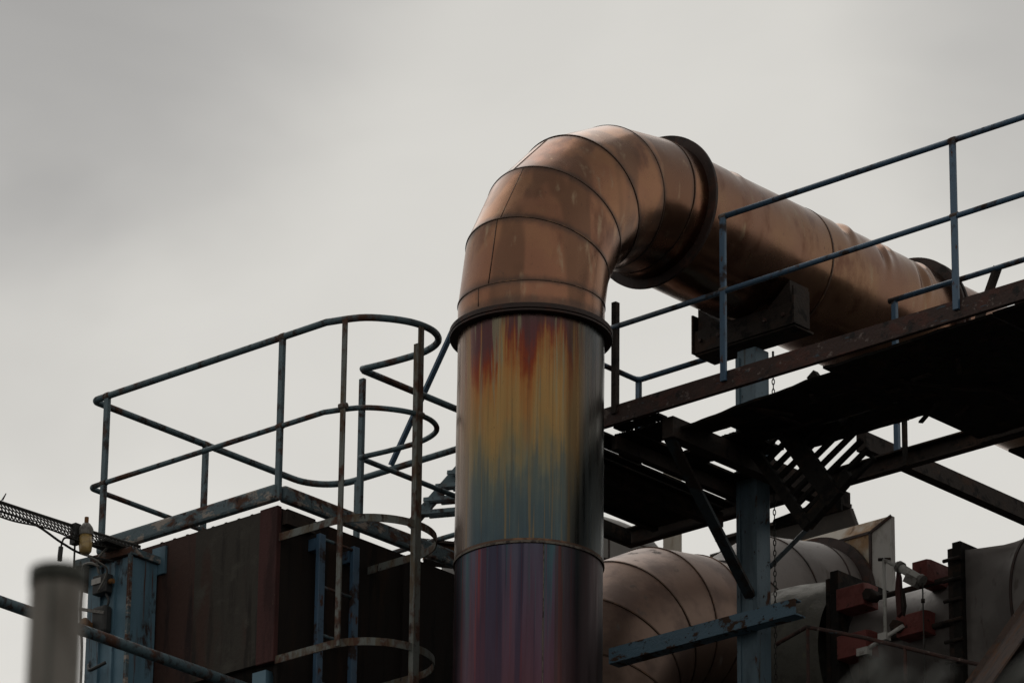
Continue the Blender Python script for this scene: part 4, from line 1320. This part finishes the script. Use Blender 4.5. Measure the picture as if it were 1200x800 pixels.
# ------------------------------------------------------------------ sky and sun
wd = bpy.data.worlds.new('World')
sc.world = wd
wd.use_nodes = True
nt = NT(wd.node_tree)
out = nt.n('ShaderNodeOutputWorld')
bg = nt.n('ShaderNodeBackground')
nt.t.links.new(bg.outputs[0], out.inputs[0])
bg.inputs[1].default_value = 0.1
SUN_EL, SUN_AZ = math.radians(55), Vector((-0.95, 0.50, 0)).normalized()
sky = nt.n('ShaderNodeTexSky')
sky.sky_type = 'NISHITA'
sky.sun_disc = False
sky.sun_elevation = SUN_EL
sky.sun_rotation = math.atan2(SUN_AZ.x, SUN_AZ.y)
sky.dust_density = 3.0
hs = nt.n('ShaderNodeHueSaturation')
hs.inputs['Saturation'].default_value = 0.15
nt.put(hs.inputs['Color'], sky.outputs[0])
d = nt.n('ShaderNodeTexCoord').outputs['Generated']
ahead = nt.vmath('DOT_PRODUCT', d, (-0.664, 0.748, 0.0))
sp3 = nt.n('ShaderNodeSeparateXYZ')
nt.put(sp3.inputs[0], d)
zz = sp3.outputs[2]


def pix_dir(u, v):
    return (-cz + cx * ((u - 600) / 6000.0) - cy * ((v - 400) / 6000.0)).normalized()


lum = nt.math('MULTIPLY', nt.rng(ahead, 0.66, 0.97, 0.74, 0.975), nt.rng(zz, 0.46, 0.92, 1.0, 0.62))
# overcast cloud sheet: broad soft banks, one darker bank high on the left
n1 = nt.noise(nt.mapping(d, (5, 5, 9), (1.3, 0.2, 0.5)), 1.0, 3.0, 0.5, 0.3)
n2 = nt.noise(nt.mapping(d, (16, 16, 30), (2.3, 0.6, 0.1)), 1.0, 4.0, 0.5, 0.4)
lum = nt.math('MULTIPLY', lum, nt.rng(zz, 0.30, 0.47, 1.05, 0.96, False))
lum = nt.math('MULTIPLY', lum, nt.rng(n1, 0.3, 0.7, 0.98, 1.02))
lum = nt.math('MULTIPLY', lum, nt.rng(n2, 0.3, 0.7, 0.975, 1.025))
wob = nt.math('MULTIPLY', nt.math('SUBTRACT', nt.noise(nt.mapping(d, (11, 11, 22)), 1.0, 4.0, 0.5, 0.5), 0.5), 0.0022)
for (u, v, ang, amt) in ((60, -150, 5.2, 0.52), (1290, -20, 3.6, 0.74), (-120, 430, 3.0, 0.88)):
    q = nt.math('ADD', nt.vmath('DOT_PRODUCT', d, tuple(pix_dir(u, v))), wob)
    lum = nt.math('MULTIPLY', lum, nt.rng(q, math.cos(math.radians(ang)), 1.0, 1.0, amt))
cl = nt.mix(1.0, nt.mix(nt.rng(lum, 0.4, 0.95), (6.87, 6.73, 6.50), (7.06, 6.88, 6.43)), (1, 1, 1), 'MULTIPLY')
cv = nt.n('ShaderNodeVectorMath', operation='SCALE')
nt.put(cv.inputs[0], cl)
nt.put(cv.inputs['Scale'], lum)
fin = nt.mix(0.10, cv.outputs[0], hs.outputs[0])
nt.put(bg.inputs[0], fin)

sl = bpy.data.lights.new('sun', 'SUN')
sl.energy = 0.5
sl.angle = math.radians(50)
sl.color = (1.0, 0.96, 0.9)
so = bpy.data.objects.new('sun', sl)
COL.objects.link(so)
dirv = Vector((SUN_AZ.x * math.cos(SUN_EL), SUN_AZ.y * math.cos(SUN_EL), math.sin(SUN_EL)))
so.rotation_euler = dirv.to_track_quat('Z', 'Y').to_euler()
so.location = dirv * 50
